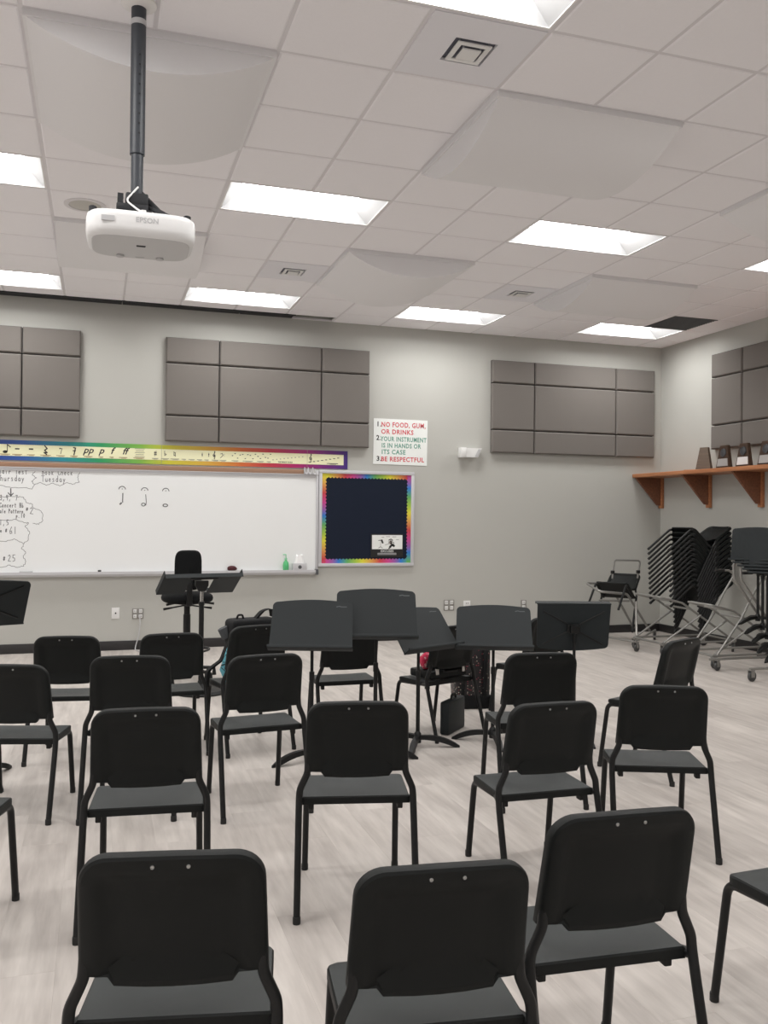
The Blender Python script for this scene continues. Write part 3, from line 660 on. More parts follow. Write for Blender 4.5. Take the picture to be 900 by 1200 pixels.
# bulletin board
bb = thing('bulletin_board', 'navy bulletin board with rainbow scalloped border right of the whiteboard', 'bulletin board', (0, YW, 0))
X0, X1, Z0, Z1 = 1.682, 2.905, 0.925, 2.095
mb = MB()
fr = 0.04
mb.bbox(X0, X1, -0.03, -0.002, Z0, Z0+fr, 0.004).bbox(X0, X1, -0.03, -0.002, Z1-fr, Z1, 0.004).bbox(X0, X0+fr, -0.0295, -0.002, Z0+fr-0.001, Z1-fr+0.001, 0.003).bbox(X1-fr, X1, -0.0295, -0.002, Z0+fr-0.001, Z1-fr+0.001, 0.003)
mb.build('board_frame', M['alu'], bb)
MB().box(X0+0.01, X1-0.01, -0.014, -0.002, Z0+0.01, Z1-0.01).build('navy_backing', M['navy'], bb, smooth=False)
def scallop(p0, p1, inward, u0, name='border_strip', dy=0.0):
    L_ = math.hypot(p1[0]-p0[0], p1[1]-p0[1]); d = ((p1[0]-p0[0])/L_, (p1[1]-p0[1])/L_)
    nsc = int(L_/0.041); vs = []; us = []
    steps = nsc*6
    for k in range(steps+1):
        t = k/steps; ph = (t*nsc) % 1.0
        w = 0.042+0.016*math.sin(PI*ph)
        a = (p0[0]+d[0]*L_*t, p0[1]+d[1]*L_*t)
        vs += [(a[0], -0.0155-dy, a[1]), (a[0]+inward[0]*w, -0.0155-dy, a[1]+inward[1]*w)]; us += [t*L_, t*L_]
    n = len(vs); vs += [(x, -0.0138, z) for x, y, z in vs]; us += us
    fs = []
    for k in range(steps): fs += [(2*k, 2*k+1, 2*k+3, 2*k+2), (2*k+1, 2*k+1+n, 2*k+3+n, 2*k+3)]
    me = bpy.data.meshes.new(name); me.from_pydata(vs, [], fs); me.materials.append(M['border'])
    uvl = me.uv_layers.new(name='UVMap')
    for lp in me.loops: uvl.data[lp.index].uv = (u0+us[lp.vertex_index]/0.80, 0)
    o = bpy.data.objects.new(name, me); COL.objects.link(o); o.parent = bb
ix0, ix1, iz0, iz1 = X0+fr-0.002, X1-fr+0.002, Z0+fr-0.002, Z1-fr+0.002
def rev_u(off): return off
scallop((ix0, iz1), (ix1, iz1), (0, -1), 0.62+0.30)
scallop((ix0, iz1), (ix0, iz0), (1, 0), 0.98, dy=0.0012)
scallop((ix0, iz0), (ix1, iz0), (0, 1), 0.35)
scallop((ix1, iz1), (ix1, iz0), (-1, 0), 0.42, dy=0.0012)
ps = thing('cartoon_poster', 'small black and white cartoon poster pinned low on the navy bulletin board', 'poster', (0, YW-0.0165, 0))
MB().box(2.345, 2.765, -0.002, 0, 1.035, 1.325).build('poster_sheet', M['blackpaper'], ps, smooth=False)
MB().box(2.36, 2.755, -0.003, -0.002, 1.135, 1.31).build('picture', M['paper'], ps, smooth=False)
dk = MB(); yp = -0.0036; PP = lambda A, B: (A, yp, B)
dk.stroke([(2.445, 1.243), (2.487, 1.248)], .008, PP); dk.stroke([(2.485, 1.245), (2.497, 1.215)], .022, PP); dk.stroke([(2.472, 1.245), (2.470, 1.16)], .003, PP); dk.stroke([(2.445, 1.15), (2.472, 1.165), (2.495, 1.15)], .005, PP)
dk.stroke([(2.595, 1.165), (2.62, 1.19), (2.645, 1.175)], .026, PP); dk.stroke([(2.58, 1.146), (2.60, 1.16)], .016, PP); dk.stroke([(2.64, 1.22), (2.645, 1.18)], .008, PP)
dk.stroke([(2.53, 1.188), (2.575, 1.20)], .004, PP); dk.stroke(ell(2.60, 1.225, .028, .026), .004, PP); dk.stroke([(2.578, 1.25), (2.605, 1.262), (2.63, 1.245)], .007, PP)
for x, z, w in ((2.50, 1.283, .03), (2.565, 1.29, .05), (2.65, 1.288, .045), (2.69, 1.253, .035)): dk.stroke([(x-w/2, z), (x+w/2, z)], .004, PP)
tag(dk.build('cartoon_lines', M['inkdark'], ps, smooth=False), kind='stuff')
MB().stroke(ell(2.602, 1.222, .012, .012), .014, lambda A, B: (A, -0.0033, B)).build('cartoon_face', M['skin'], ps, smooth=False)
text_mesh('EXCUSES', 0.040, M['paper'], 'poster_title', ps, on_wall(2.557, -0.0026, 1.098), 'CENTER', 0.0004, 0, 1.05)
mb = MB()
for k in range(2):
    for q in range(14): mb.stroke([(2.435+q*.0175, 1.085-k*.016), (2.447+q*.0175, 1.085-k*.016)], .007, lambda A, B: (A, -0.0026, B))
mb.build('poster_caption', M['projgrey'], ps, smooth=False)

# rules poster
rp = thing('rules_poster', 'white rules poster with red and green block lettering on the far wall', 'poster', (0, YW-0.002, 0))
MB().add([(2.372, -0.003, 2.752), (3.081, -0.003, 2.751), (3.076, -0.003, 2.181), (2.367, -0.003, 2.188), (2.372, 0, 2.752), (3.081, 0, 2.751), (3.076, 0, 2.181), (2.367, 0, 2.188)],
         [(0, 1, 2, 3), (4, 5, 6, 7), (0, 1, 5, 4), (1, 2, 6, 5), (2, 3, 7, 6), (3, 0, 4, 7)]).build('poster_sheet', M['paper'], rp, smooth=False)
def rline(t_, x, z, h, m, width=None):
    o = text_mesh(t_, h, m, 'lettering', rp, Matrix.Identity(4), 'LEFT', 0.0022, 0, 1.12)
    if width:
        w = max(v.co.x for v in o.data.vertices); o.data.transform(Matrix.Scale(width/w, 4, (1, 0, 0)))
    o.data.transform(on_wall(x, -0.0036, z)); o['kind'] = 'stuff'
HH = 0.084
rline('1.', 2.405, 2.655, HH, M['inkdark']); rline('NO FOOD, GUM,', 2.468, 2.652, HH, M['red'], 0.585); rline('OR DRINKS', 2.468, 2.565, HH*.95, M['red'], 0.425)
rline('2.', 2.405, 2.485, HH, M['inkdark']); rline('YOUR INSTRUMENT', 2.462, 2.475, HH*.95, M['teal'], 0.605); rline('IS IN HANDS OR', 2.475, 2.395, HH*.93, M['teal'], 0.52); rline('ITS CASE', 2.475, 2.315, HH*.93, M['teal'], 0.315)
rline('3.', 2.410, 2.228, HH, M['inkdark']); rline('BE RESPECTFUL', 2.468, 2.226, HH*.93, M['red'], 0.57)

# wall devices
t = thing('emergency_light', 'small white wedge shaped emergency light on the wall left of the right acoustic panel', 'emergency light', (3.505, YW, 2.302))
MB().prism([(0.0, 0.0), (0.235, 0.0), (0.288, 0.118), (0.0, 0.118)], -0.085, -0.001, 'xz').build('housing', M['white'], t, smooth=False)
m_ = MB().bbox(-0.006, 0.072, -0.100, -0.001, -0.004, 0.122, 0.004)
for k in range(4): m_.bbox(0.006+0.016*k, 0.014+0.016*k, -0.104, -0.098, 0.006, 0.100, 0.002)
m_.build('ribbed_end', M['white'], t)
MB().prism([(0.190, 0.008), (0.230, 0.008), (0.278, 0.105), (0.238, 0.105)], -0.091, -0.084, 'xz').build('lamp_lens', M['projgrey'], t, smooth=False)
def outlet(x0, x1, z0, z1, mat, label, gang=(1, 2), holes='dark'):
    t = thing('wall_outlet', label, 'outlet', ((x0+x1)/2, YW, (z0+z1)/2)); w, h = x1-x0, z1-z0
    MB().bbox(-w/2, w/2, -0.008, 0, -h/2, h/2, 0.003).build('cover_plate', mat, t)
    for a in range(gang[0]):
        for b in range(gang[1]):
            cx = -w/2+w*(a+.5)/gang[0]; cz = -h/2+h*(b+.5)/gang[1]; sw, sh = w/gang[0]*.30, h/gang[1]*.34
            r_ = MB().bbox(cx-sw, cx+sw, -0.0105, -0.0075, cz-sh, cz+sh, 0.002).build('receptacle', M['white'], t)
            MB().box(cx-sw*.5, cx-sw*.3, -0.0115, -0.010, cz-sh*.4, cz+sh*.4).box(cx+sw*.3, cx+sw*.5, -0.0115, -0.010, cz-sh*.4, cz+sh*.4).build('slot', M['dark'], r_, smooth=False)
    return t
t = thing('wall_plate', 'white cable jack plate on the wall left of the steel outlet', 'outlet', (-0.652, YW, 0.418))
MB().bbox(-0.043, 0.043, -0.008, 0, -0.064, 0.064, 0.003).build('cover_plate', M['white'], t); MB().lathe([(0.009, 0), (0.009, 0.006), (0.004, 0.008)], 12, Matrix.Translation((0, -0.008, 0)) @ Matrix.Rotation(PI/2, 4, 'X')).build('jack', M['dark'], t)
outlet(-0.472, -0.349, 0.348, 0.467, M['steelplate'], 'steel four socket outlet with grey cord plugged in below the whiteboard', (2, 2))
outlet(3.322, 3.465, 0.355, 0.492, M['steelplate'], 'steel four socket outlet above the tilted music stand', (2, 2))
outlet(3.593, 3.688, 0.350, 0.475, M['white'], 'white outlet partly hidden behind a music stand top', (1, 2))
outlet(4.405, 4.480, 0.348, 0.470, M['steelplate'], 'narrow steel outlet left of the backwards turned music stand', (1, 2))
mb = MB(); mb.tube(fillet([(-0.39, YW-0.02, 0.38), (-0.385, YW-0.04, 0.30), (-0.40, YW-0.03, 0.16), (-0.43, YW-0.03, 0.05), (-0.44, YW-0.06, 0.008), (-0.40, YW-0.2, 0.007), (-0.2, YW-0.35, 0.007)], 0.06), 0.006, 8)
mb.bbox(-0.405, -0.375, YW-0.035, YW-0.011, 0.365, 0.395, 0.004)
tag(mb.build('power_cord', M['projgrey']), 'grey power cord hanging from the steel outlet to the floor', 'cord')

# things on the marker tray
t = thing('sanitizer_bottle', 'green pump bottle of hand sanitizer on the whiteboard tray', 'bottle', (1.282, YW-0.042, 0.886))
MB().lathe([(0.030, 0), (0.034, 0.006), (0.036, 0.06), (0.030, 0.095), (0.014, 0.115), (0.013, 0.125)], 18).build('bottle_body', M['greenliq'], t)
MB().lathe([(0.016, 0.125), (0.016, 0.145), (0.006, 0.148), (0.005, 0.175)], 14).tube([(0.0, 0, 0.17), (0.0, 0, 0.19), (-0.035, -0.005, 0.188)], 0.007, 8).build('pump', M['greenlight'], t)
t = thing('tissue_box', 'patterned tissue box with a white tissue on the whiteboard tray', 'tissue box', (1.445, YW-0.043, 0.886))
MB().bbox(-0.085, 0.085, -0.038, 0.038, 0, 0.085, 0.004).build('box', M['alu'], t)
MB().lathe([(0.022, 0), (0.020, 0.003), (0.006, 0.004)], 16, Matrix.Translation((0.0, -0.038, 0.04)) @ Matrix.Rotation(PI/2, 4, 'X')).build('printed_flower', M['darkgrey'], t)
def tis(u, v):
    a = 2*PI*u; r = (0.055-0.02*v)*(1+0.16*math.sin(5*a)); return (r*math.cos(a), 0.5*r*math.sin(a), 0.083+0.095*v+0.012*v*math.sin(3*a))
mb = MB(); mb.grid(tis, 28, 6, closeu=True); mb.add([tis(k/28, 1) for k in range(28)]+[(0, 0, 0.165)], [(k, (k+1) % 28, 28) for k in range(28)])
mb.build('tissue', M['tissue'], t)
def blob(rx, ry, rz, seed, amp=.12, n=18, m=10):
    rnd = random.Random(seed); ph = [rnd.uniform(0, 6) for _ in range(4)]
    def fn(u, v):
        a = 2*PI*u; b = PI*(v-.5); k = 1+amp*math.sin(3*a+ph[0])*math.cos(b)+amp*.7*math.sin(5*a+4*b+ph[1])
        return (rx*k*math.cos(b)*math.cos(a), ry*k*math.cos(b)*math.sin(a), rz+rz*math.sin(b)*(1+amp*.5*math.sin(2*a+ph[2])))
    return MB().grid(fn, n, m, closeu=True)
o = blob(0.056, 0.034, 0.030, 3).build('cloth_bundle', M['maroon'], loc=(0.64, YW-0.045, 0.884)); tag(o, 'dark red cloth bundle on the whiteboard tray behind the conductor stand', 'cloth')
mk = MB().tube([(-0.06, 0, 0.009), (0.05, 0, 0.009)], 0.009, 10).tube([(0.05, 0, 0.009), (0.075, 0, 0.009)], 0.010, 10)
o = mk.build('dry_erase_marker', M['projgrey'], loc=(-1.60, YW-0.045, 0.886)); tag(o, 'grey marker lying on the whiteboard tray at far left', 'marker')
o = MB().bbox(-0.018, 0.018, -0.012, 0.012, 0, 0.022, 0.003).build('board_magnet', M['rubber'], loc=(-0.83, YW-0.045, 0.886)); tag(o, 'tiny black block on the whiteboard tray', 'marker cap')

# ------------------------------------------------------------------ trophy shelf on the right wall
SZ = 2.150; SX = 6.065
sh = thing('trophy_shelf', 'long orange stained wooden shelf on brackets along the right wall', 'shelf', (0, 0, 0))
MB().bbox(SX, XR-0.002, -2.6, YW-0.004, SZ-0.048, SZ, 0.004).build('shelf_board', M['wood'], sh)
for yb_ in (3.485, 2.49, 1.566, 0.64):
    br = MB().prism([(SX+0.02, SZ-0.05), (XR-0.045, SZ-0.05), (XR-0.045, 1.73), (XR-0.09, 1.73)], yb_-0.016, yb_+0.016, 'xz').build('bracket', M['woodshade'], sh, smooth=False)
    MB().bbox(XR-0.045, XR-0.002, yb_-0.035, yb_+0.035, 1.69, SZ-0.049, 0.004).build('wall_cleat', M['wood'], br)
def plaque_prism(w0, w1, h, d):   # tapered wedge standing on z=0, facing -x
    mb = MB(); vs = []
    for (x, k) in ((-d/2, 1), (d/2, 1)):
        vs += [(x, -w0/2, 0), (x, w0/2, 0), (x+ (0.02 if x < 0 else 0.0), w1/2, h), (x+(0.02 if x < 0 else 0.0), -w1/2, h)]
    return mb.add(vs, [(0, 1, 2, 3), (4, 5, 6, 7), (0, 1, 5, 4), (1, 2, 6, 5), (2, 3, 7, 6), (3, 0, 4, 7)])
def trophy(y, label, plate, w=0.24, x=6.30, rz=0.0):
    t = thing('trophy_plaque', label, 'trophy', (x, y, SZ), rz, 'trophies on the shelf')
    plaque_prism(w, w*0.56, 0.285, 0.055).build('wooden_back', M['wooddark'], t, smooth=False)
    MB().box(-0.035, 0.03, -w*.36, w*.36, 0, 0.022).build('foot', M['blackpaper'], t, smooth=False)
    sl_ = math.atan2(0.02, 0.285)
    MX = Matrix.Translation((-0.0285, 0, 0.0)) @ Matrix.Rotation(sl_, 4, 'Y')
    MB().add([(0, -w*.40, .035), (0, w*.40, .035), (0, w*.345, .125), (0, -w*.345, .125), (-.004, -w*.40, .035), (-.004, w*.40, .035), (-.004, w*.345, .125), (-.004, -w*.345, .125)], [(0, 1, 2, 3), (4, 5, 6, 7), (0, 1, 5, 4), (1, 2, 6, 5), (2, 3, 7, 6), (3, 0, 4, 7)], MX).build('name_plate', plate, t, smooth=False)
    MB().lathe([(0.052, 0), (0.050, 0.008), (0.042, 0.009), (0.040, 0.006), (0.012, 0.011), (0.001, 0.012)], 24, MX @ Matrix.Translation((0, 0, 0.195)) @ Matrix.Rotation(-PI/2, 4, 'Y')).build('medal', M['pewter'], t)
M['plate2'] = plain('bright_plate', (0.80, 0.80, 0.80), 0.5, 0.1)
trophy(1.965, 'dark tapered trophy plaque with dull plate, second on the shelf', M['plate'])
trophy(1.62, 'tapered trophy plaque with bright white plate, third on the shelf', M['plate2'])
trophy(1.25, 'tapered trophy plaque at the right frame edge of the shelf', M['plate'], 0.26)
t = thing('trophy_plaque', 'plain brown tapered plaque seen edge on, leftmost on the shelf', 'trophy', (6.30, 2.335, SZ+0.012), R(22), 'trophies on the shelf')
plaque_prism(0.20, 0.105, 0.275, 0.06).build('wooden_back', M['woodgrey'], t, smooth=False)
MB().bbox(-0.10, 0.10, -0.20, 0.22, -0.012, 0.0, 0.003).build('base_plate', M['wood'], t)

# ------------------------------------------------------------------ student chairs
def shell_y(x, z):        # rear face of the backrest before the rim
    lean = -0.189-(z-0.524)*0.232
    return lean+0.55*x*x*0.9
def make_backrest():
    zb, zt = 0.524, 0.809; wb, wt = 0.205, 0.198; rc = 0.070
    def outline(inset, tab=True):
        pts = []; b, tz = zb+(inset*0.25), zt-inset; wB, wT = wb-inset, wt-inset; r = max(rc-inset, 0.02)
        # bottom with lowered centre tab
        nb = 10
        if tab:
            seq = [(-wB, b), (-wB+0.035, b), (-0.140, b), (-0.126, b-0.019), (-0.06, b-0.021), (0, b-0.0215), (0.06, b-0.021), (0.126, b-0.019), (0.140, b), (wB-0.035, b), (wB, b)]
        else:
            seq = [(-wB, b), (-wB+0.035, b), (-0.128, b), (-0.118, b), (-0.06, b), (0, b), (0.06, b), (0.118, b), (0.128, b), (wB-0.035, b), (wB, b)]
        pts += seq
        for k in range(1, 7): pts.append((wB+(wT-wB)*k/7, b+(tz-r-b)*k/7))
        for k in range(9):
            a = PI/2*k/8; pts.append((wT-r+r*math.cos(a), tz-r+r*math.sin(a)))
        for k in range(1, 8): pts.append((wT-r-(2*wT-2*r)*k/8, tz+0.004*math.sin(PI*k/8)))
        for k in range(9):
            a = PI/2+PI/2*k/8; pts.append((-wT+r+r*math.cos(a), tz-r+r*math.sin(a)))
        for k in range(1, 7): pts.append((-wT+(wT-wB)*0+(-(wB-wT))*k/7, tz-r-(tz-r-b)*k/7))
        return pts
    th = 0.040
    sm = lambda t: (lambda q: q*q*(3-2*q))(min(1, max(0, t)))
    def dep(x, z): return 0.019*sm((0.168-abs(x))/0.040)*sm((0.778-z)/0.05)*sm((z-0.520)/0.02)
    loops = [(0.036, 0.024), (0.022, th-0.004), (0.008, th), (0.001, th-0.007), (0.0, 0.014), (0.003, 0.005), (0.010, 0.0), (0.030, 0.0), (0.042, 0.0), (0.056, 0.0), (0.074, 0.0)]
    vs = []; fs = []; n = None
    for q, (ins, dy) in enumerate(loops):
        o = outline(ins if q > 3 or ins < 0.01 else ins); n = len(o)
        vs += [(x, shell_y(x, z)+dy+(dep(x, z) if q >= 6 else 0), z) for x, z in o]
    for a in range(len(loops)-1):
        for k in range(n): fs.append((a*n+k, a*n+(k+1) % n, (a+1)*n+(k+1) % n, (a+1)*n+k))
    def fill(base, dy, rear):
        o = [vs[base+k] for k in range(n)]; cx = 0; cz = sum(p[2] for p in o)/n; prev = base
        for f in (0.75, 0.5, 0.25):
            st = len(vs)
            for p in o:
                x = cx+(p[0]-cx)*f; z = cz+(p[2]-cz)*f; vs.append((x, shell_y(x, z)+dy+(dep(x, z) if rear else 0), z))
            for k in range(n): fs.append((prev+k, prev+(k+1) % n, st+(k+1) % n, st+k))
            prev = st
        c = len(vs); vs.append((cx, shell_y(cx, cz)+dy+(dep(cx, cz) if rear else 0), cz))
        for k in range(n): fs.append((prev+k, prev+(k+1) % n, c))
    fill((len(loops)-1)*n, 0.0, True); fill(0, 0.024, False)
    return MB().add(vs, fs)
def make_seat(zs=0.0):
    yr, yf, z = -0.150, 0.178, 0.423+zs; hw, hf = 0.207, 0.207
    nu, nv = 15, 15
    def top(u, v):
        s = 2*u-1; y = yr+(yf-yr)*v; w = hw+(hf-hw)*v
        r = 0.03
        # rounded front corners
        if v > 0.86: w -= 0.028*((v-0.86)/0.14)**2
        x = s*w
        dish = -0.018*math.exp(-((s/0.62)**4))*math.sin(PI*min(1, max(0, v*1.02)))**0.7
        fall = -0.012*max(0, (v-0.8)/0.2)**2
        return (x, y, z+dish+fall)
    mb = MB(); mb.grid(top, nu, nv)
    edge = [(i, 0) for i in range(nu)]+[(nu-1, j) for j in range(1, nv)]+[(i, nv-1) for i in range(nu-2, -1, -1)]+[(0, j) for j in range(nv-2, 0, -1)]
    P = [top(i/(nu-1), j/(nv-1)) for i, j in edge]; ne = len(P)
    base = [j*nu+i for i, j in edge]
    vs = list(mb.v); fs = list(mb.f)
    a = len(vs)
    def outp(p, o, dz):
        c = Vector((p[0], p[1]-0.014, 0)); 
        return (p[0]*(1+o/0.2), p[1]+(o if p[1] > 0.1 else (-o if p[1] < -0.12 else 0)), dz)
    for p in P: vs.append(outp(p, 0.004, p[2]-0.005))
    for p in P: vs.append(outp(p, 0.004, z-0.030))
    for p in P: vs.append(outp(p, -0.012, z-0.030))
    rings = [base, [a+k for k in range(ne)], [a+ne+k for k in range(ne)], [a+2*ne+k for k in range(ne)]]
    for q in range(3):
        for k in range(ne): fs.append((rings[q][k], rings[q][(k+1) % ne], rings[q+1][(k+1) % ne], rings[q+1][k]))
    # underside
    c = len(vs); vs.append((0, 0.014, z-0.018))
    for k in range(ne): fs.append((rings[3][k], rings[3][(k+1) % ne], c))
    return MB().add(vs, fs)
TR = 0.0136
def chair_parts(leg_drop):
    # z of everything above the legs is shifted by -leg_drop via the parent; legs are rebuilt
    d = leg_drop; P = {}
    for s in (-1, 1):
        rear = [(s*0.228, -0.280, 0.012), (s*0.2245, -0.178, 0.365-d), (s*0.2235, -0.163, 0.425-d), (s*0.2215, -0.163, 0.455-d), (s*0.192, -0.166, 0.520-d), (s*0.187, shell_y(0.187, 0.6)+0.023, 0.60-d), (s*0.184, shell_y(0.184, 0.66)+0.023, 0.66-d)]
        P['rear', s] = MB().tube(fillet(rear, [0.10, 0.10, 0.08, 0.08, 0.1], 4), TR, 10).mesh('leg', M['frame'])
        front = [(s*0.196, 0.230, 0.012), (s*0.191, 0.178, 0.384-d), (s*0.196, -0.08, 0.398-d), (s*0.2235, -0.165, 0.408-d)]
        P['front', s] = MB().tube(fillet(front, [0.05, 0.05], 6), TR, 10).mesh('leg', M['frame'])
    P['glide'] = MB().lathe([(0.0144, 0.0), (0.0149, 0.003), (0.0148, 0.024), (0.0140, 0.027)], 12).mesh('glide', M['rubber'])
    return P
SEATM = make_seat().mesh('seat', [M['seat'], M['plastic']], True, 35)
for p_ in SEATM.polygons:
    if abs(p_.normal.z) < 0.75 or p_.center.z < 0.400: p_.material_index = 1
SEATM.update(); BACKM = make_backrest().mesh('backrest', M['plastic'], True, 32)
RIVM = MB().lathe([(0.0046, 0), (0.0046, 0.0015), (0.0036, 0.003), (0.0022, 0.003), (0.0016, 0.0012)], 12, Matrix.Rotation(PI/2, 4, 'X')).mesh('rivet', M['rivet'])
BUMPM = MB().bbox(-0.011, 0.011, -0.018, 0.018, -0.032, 0.0, 0.004).mesh('bumper', M['rubber'])
def link(name, me, parent, loc=None):
    o = bpy.data.objects.new(name, me); COL.objects.link(o); o.parent = parent
    if loc: o.location = loc
    return o
CP = {'tall': chair_parts(-0.012), 'short': chair_parts(0.030)}
DROP = {'tall': -0.012, 'short': 0.030}
def make_chair(kind, label, loc, yaw, group=None):
    d = DROP[kind]; P = CP[kind]
    t = thing('student_chair', label, 'chair', loc, yaw, group)
    link('seat', SEATM, t, (0, 0, -d))
    b = link('backrest', BACKM, t, (0, 0, -d))
    for s in (-1, 1): link('rivet', RIVM, b, (s*0.037, shell_y(0.037, 0.787)+0.0005, 0.787))
    for s in (-1, 1):
        l = link('leg', P['rear', s], t); link('glide', P['glide'], l, (s*0.228, -0.281, 0))
        l = link('leg', P['front', s], t); link('glide', P['glide'], l, (s*0.196, 0.2308, 0))
        link('bumper', BUMPM, t, (s*0.176, -0.115, 0.396-d))
    return t
CH = [
 ('tall', -0.642, -4.737, -11.8, 'large black chair nearest the camera at the lower left'),
 ('short', -0.089, -4.859, -7.3, 'large black chair nearest the camera at bottom centre'),
 ('tall', 0.406, -4.775, -4.0, 'black chair in the front row right of the bottom centre chair'),
 ('tall', 1.249, -4.732, 2.7, 'black chair cut off at lower right with only seat corner and one leg showing'),
 ('tall', -0.643, -3.284, -6.7, 'black chair directly behind the lower left front chair, second row'),
 ('tall', 0.165, -3.383, -12.6, 'black chair standing free in the centre of the second row'),
 ('short', 0.957, -3.412, -1.9, 'black chair of the second row seen obliquely right of centre, showing all its seat'),
 ('tall', 1.441, -2.447, -9.1, 'black chair just beyond the second row chair right of centre, below the backwards music stand'),
 ('short', 1.697, -3.235, -21.6, 'black chair at right with a foot on open floor, left of nothing but floor'),
 ('tall', 2.405, -2.195, 24.1, 'black chair seen from its side at right in front of the chair carts'),
 ('short', -1.212, -1.890, -14.9, 'black chair cut off at left whose right legs show, third row'),
 ('tall', -0.651, -2.024, -9.0, 'black chair third row left, partly hidden by the chair behind the lower left front one'),
 ('short', -0.991, -0.867, -8.7, 'black chair farthest back at left, against the dark baseboard'),
 ('short', -0.393, -0.882, 0.9, 'black chair standing in front of the conductor stand pole'),
 ('tall', -0.034, -2.146, 4.9, 'black chair left of the leftmost full music stand, empty seat'),
 ('tall', 0.111, -0.937, 12.5, 'black chair holding the black backpack'),
 ('short', 0.821, -0.803, -0.4, 'black chair seen beneath the tallest music stand'),
 ('short', 1.474, -0.934, 20.3, 'black chair holding a black instrument case with silver latches'),
 ('short', 2.395, -0.600, 16.0, 'black chair half hidden behind the backwards music stand'),
 ('tall', -1.392, -3.257, -16.0, 'black chair cut off at left with only a seat corner and one leg showing'),
]
CH[8] = CH[8][:4]+('black chair at right of the second row, its right rear foot on open floor',)
for k, x, y, a, lab in CH: make_chair(k, lab, (x, y, 0), R(a))

# ------------------------------------------------------------------ music stands
def desk_outline():
    w, h, r = 0.508, 0.335, 0.032
    pts = [(-w/2-0.004, -h/2), (w/2+0.004, -h/2)]
    n = 6
    for k in range(n+1):
        a = PI/2*k/n; pts.append((w/2-0.001-r+r*math.cos(a), h/2-0.018-r+r*math.sin(a)))
    for k in range(1, 12):
        t = k/12; pts.append((w/2-0.001-r-(w-0.002-2*r)*t, h/2-0.018+0.016*math.sin(PI*t)))
    for k in range(n+1):
        a = PI/2+PI/2*k/n; pts.append((-w/2+0.001+r+r*math.cos(a), h/2-0.018-r+r*math.sin(a)))
    return pts
def desk_mb():
    mb = MB(); o = desk_outline()
    mb.prism(o, -0.006, 0.0, 'xz')
    mb.bbox(-0.262, 0.262, -0.062, 0.0, -0.1755, -0.1675, 0.002)
    mb.bbox(-0.262, 0.262, -0.066, -0.058, -0.1755, -0.158, 0.002)
    return mb
DESKM = desk_mb().mesh('desk', M['desk'], True, 30)
mb = MB()                                   # stiffening ribs and tilt head on the back of the desk
for sx in (-1, 1):
    for sz in (-1, 1): mb.tube([(sx*0.03, 0.002, sz*0.02), (sx*0.215, 0.002, sz*0.12)], 0.005, 6)
mb.bbox(-0.045, 0.045, 0.0, 0.022, -0.03, 0.03, 0.004)
RIBM = mb.mesh('back_rib', M['frame'])
MARKM = MB().stroke([(0.150, 0.118), (0.168, 0.122), (0.180, 0.118), (0.212, 0.118)], 0.006, lambda A, B: (A, -0.0066, B)).mesh('maker_mark', M['mark'], False)
HEADM = MB().bbox(-0.03, 0.03, 0.018, 0.05, -0.028, 0.028, 0.005).mesh('tilt_head', M['frame'])
def foot_mb(ang, r=0.27):
    mb = MB(); c, s = math.cos(ang), math.sin(ang); n = 8; vs = []
    for k in range(n+1):
        t = k/n; rr = 0.012+r*t; z1 = 0.062*(1-t)**0.8+0.012+0.020*math.sin(PI*t); zt = z1; zb_ = max(0.0, z1-0.026-0.006*math.sin(PI*t)) if t < 0.97 else 0.0
        w = 0.017+0.006*t
        if t > 0.8: w *= (1-(t-0.8)/0.2*0.75)
        for (o, z) in ((-w, zb_), (w, zb_), (w*.8, zt), (-w*.8, zt)): vs.append((c*rr-s*o, s*rr+c*o, z))
    fs = [(4*k+q, 4*k+(q+1) % 4, 4*k+4+(q+1) % 4, 4*k+4+q) for k in range(n) for q in range(4)]+[(0, 1, 2, 3), (4*n, 4*n+1, 4*n+2, 4*n+3)]
    return mb.add(vs, fs)
def music_stand(label, loc, yaw, zc, tilt, legs, cat='music stand', group=None, rot=None):
    t = thing('music_stand', label, cat, loc, yaw, group, rot)
    top = zc
    MB().tube([(0, 0, 0.05), (0, 0, zc*0.62)], 0.0135, 12).lathe([(0.024, 0.025), (0.024, 0.085), (0.0135, 0.10)], 14).lathe([(0.0165, zc*0.60), (0.0165, zc*0.66), (0.011, zc*0.665)], 12).build('pole', M['frame'], t)
    MB().tube([(0, 0, zc*0.6), (0, 0, zc-0.012)], 0.0105, 10).build('inner_pole', M['frame'], t)
    for a in legs: foot_mb(R(a)-yaw).build('leg', M['frame'], t)
    tl = R(tilt); ry = -0.030
    dk_ = link('desk', DESKM, t, (0, ry*math.cos(tl), zc+0.03*math.sin(tl))); dk_.rotation_euler = (-tl, 0, 0)
    link('back_rib', RIBM, dk_); link('maker_mark', MARKM, dk_)
    h_ = link('tilt_head', HEADM, t, (0, ry*math.cos(tl), zc+0.03*math.sin(tl))); h_.rotation_euler = (-tl, 0, 0)
    return t
music_stand('black music stand facing the room, leftmost of the three upright stands at centre', (0.440, -1.455, 0), R(-19), 0.842, 29, (200, 325, 80))
music_stand('tallest black music stand at centre, behind and right of the leftmost one', (0.855, -1.47, 0), R(-15), 0.905, 26, (330, 210, 90))
music_stand('black music stand with its desk tipped back and turned sideways', (1.205, -1.31, 0), R(25), 0.770, 38, (-22, -120, 120))
music_stand('black music stand facing the room, between the tipped stand and the backwards one', (1.745, -1.33, 0), R(-22), 0.772, 33, (150, 258, 20))
music_stand('black music stand turned over with the back of its desk facing the camera', (2.32, -1.42, 0), R(-16), 0.765, 171, (30, 150, 270))
music_stand('black music stand cut off by the left frame edge, back of desk showing', (-1.47, -1.36, 0), R(200), 0.995, 34, (60, 180, 300))

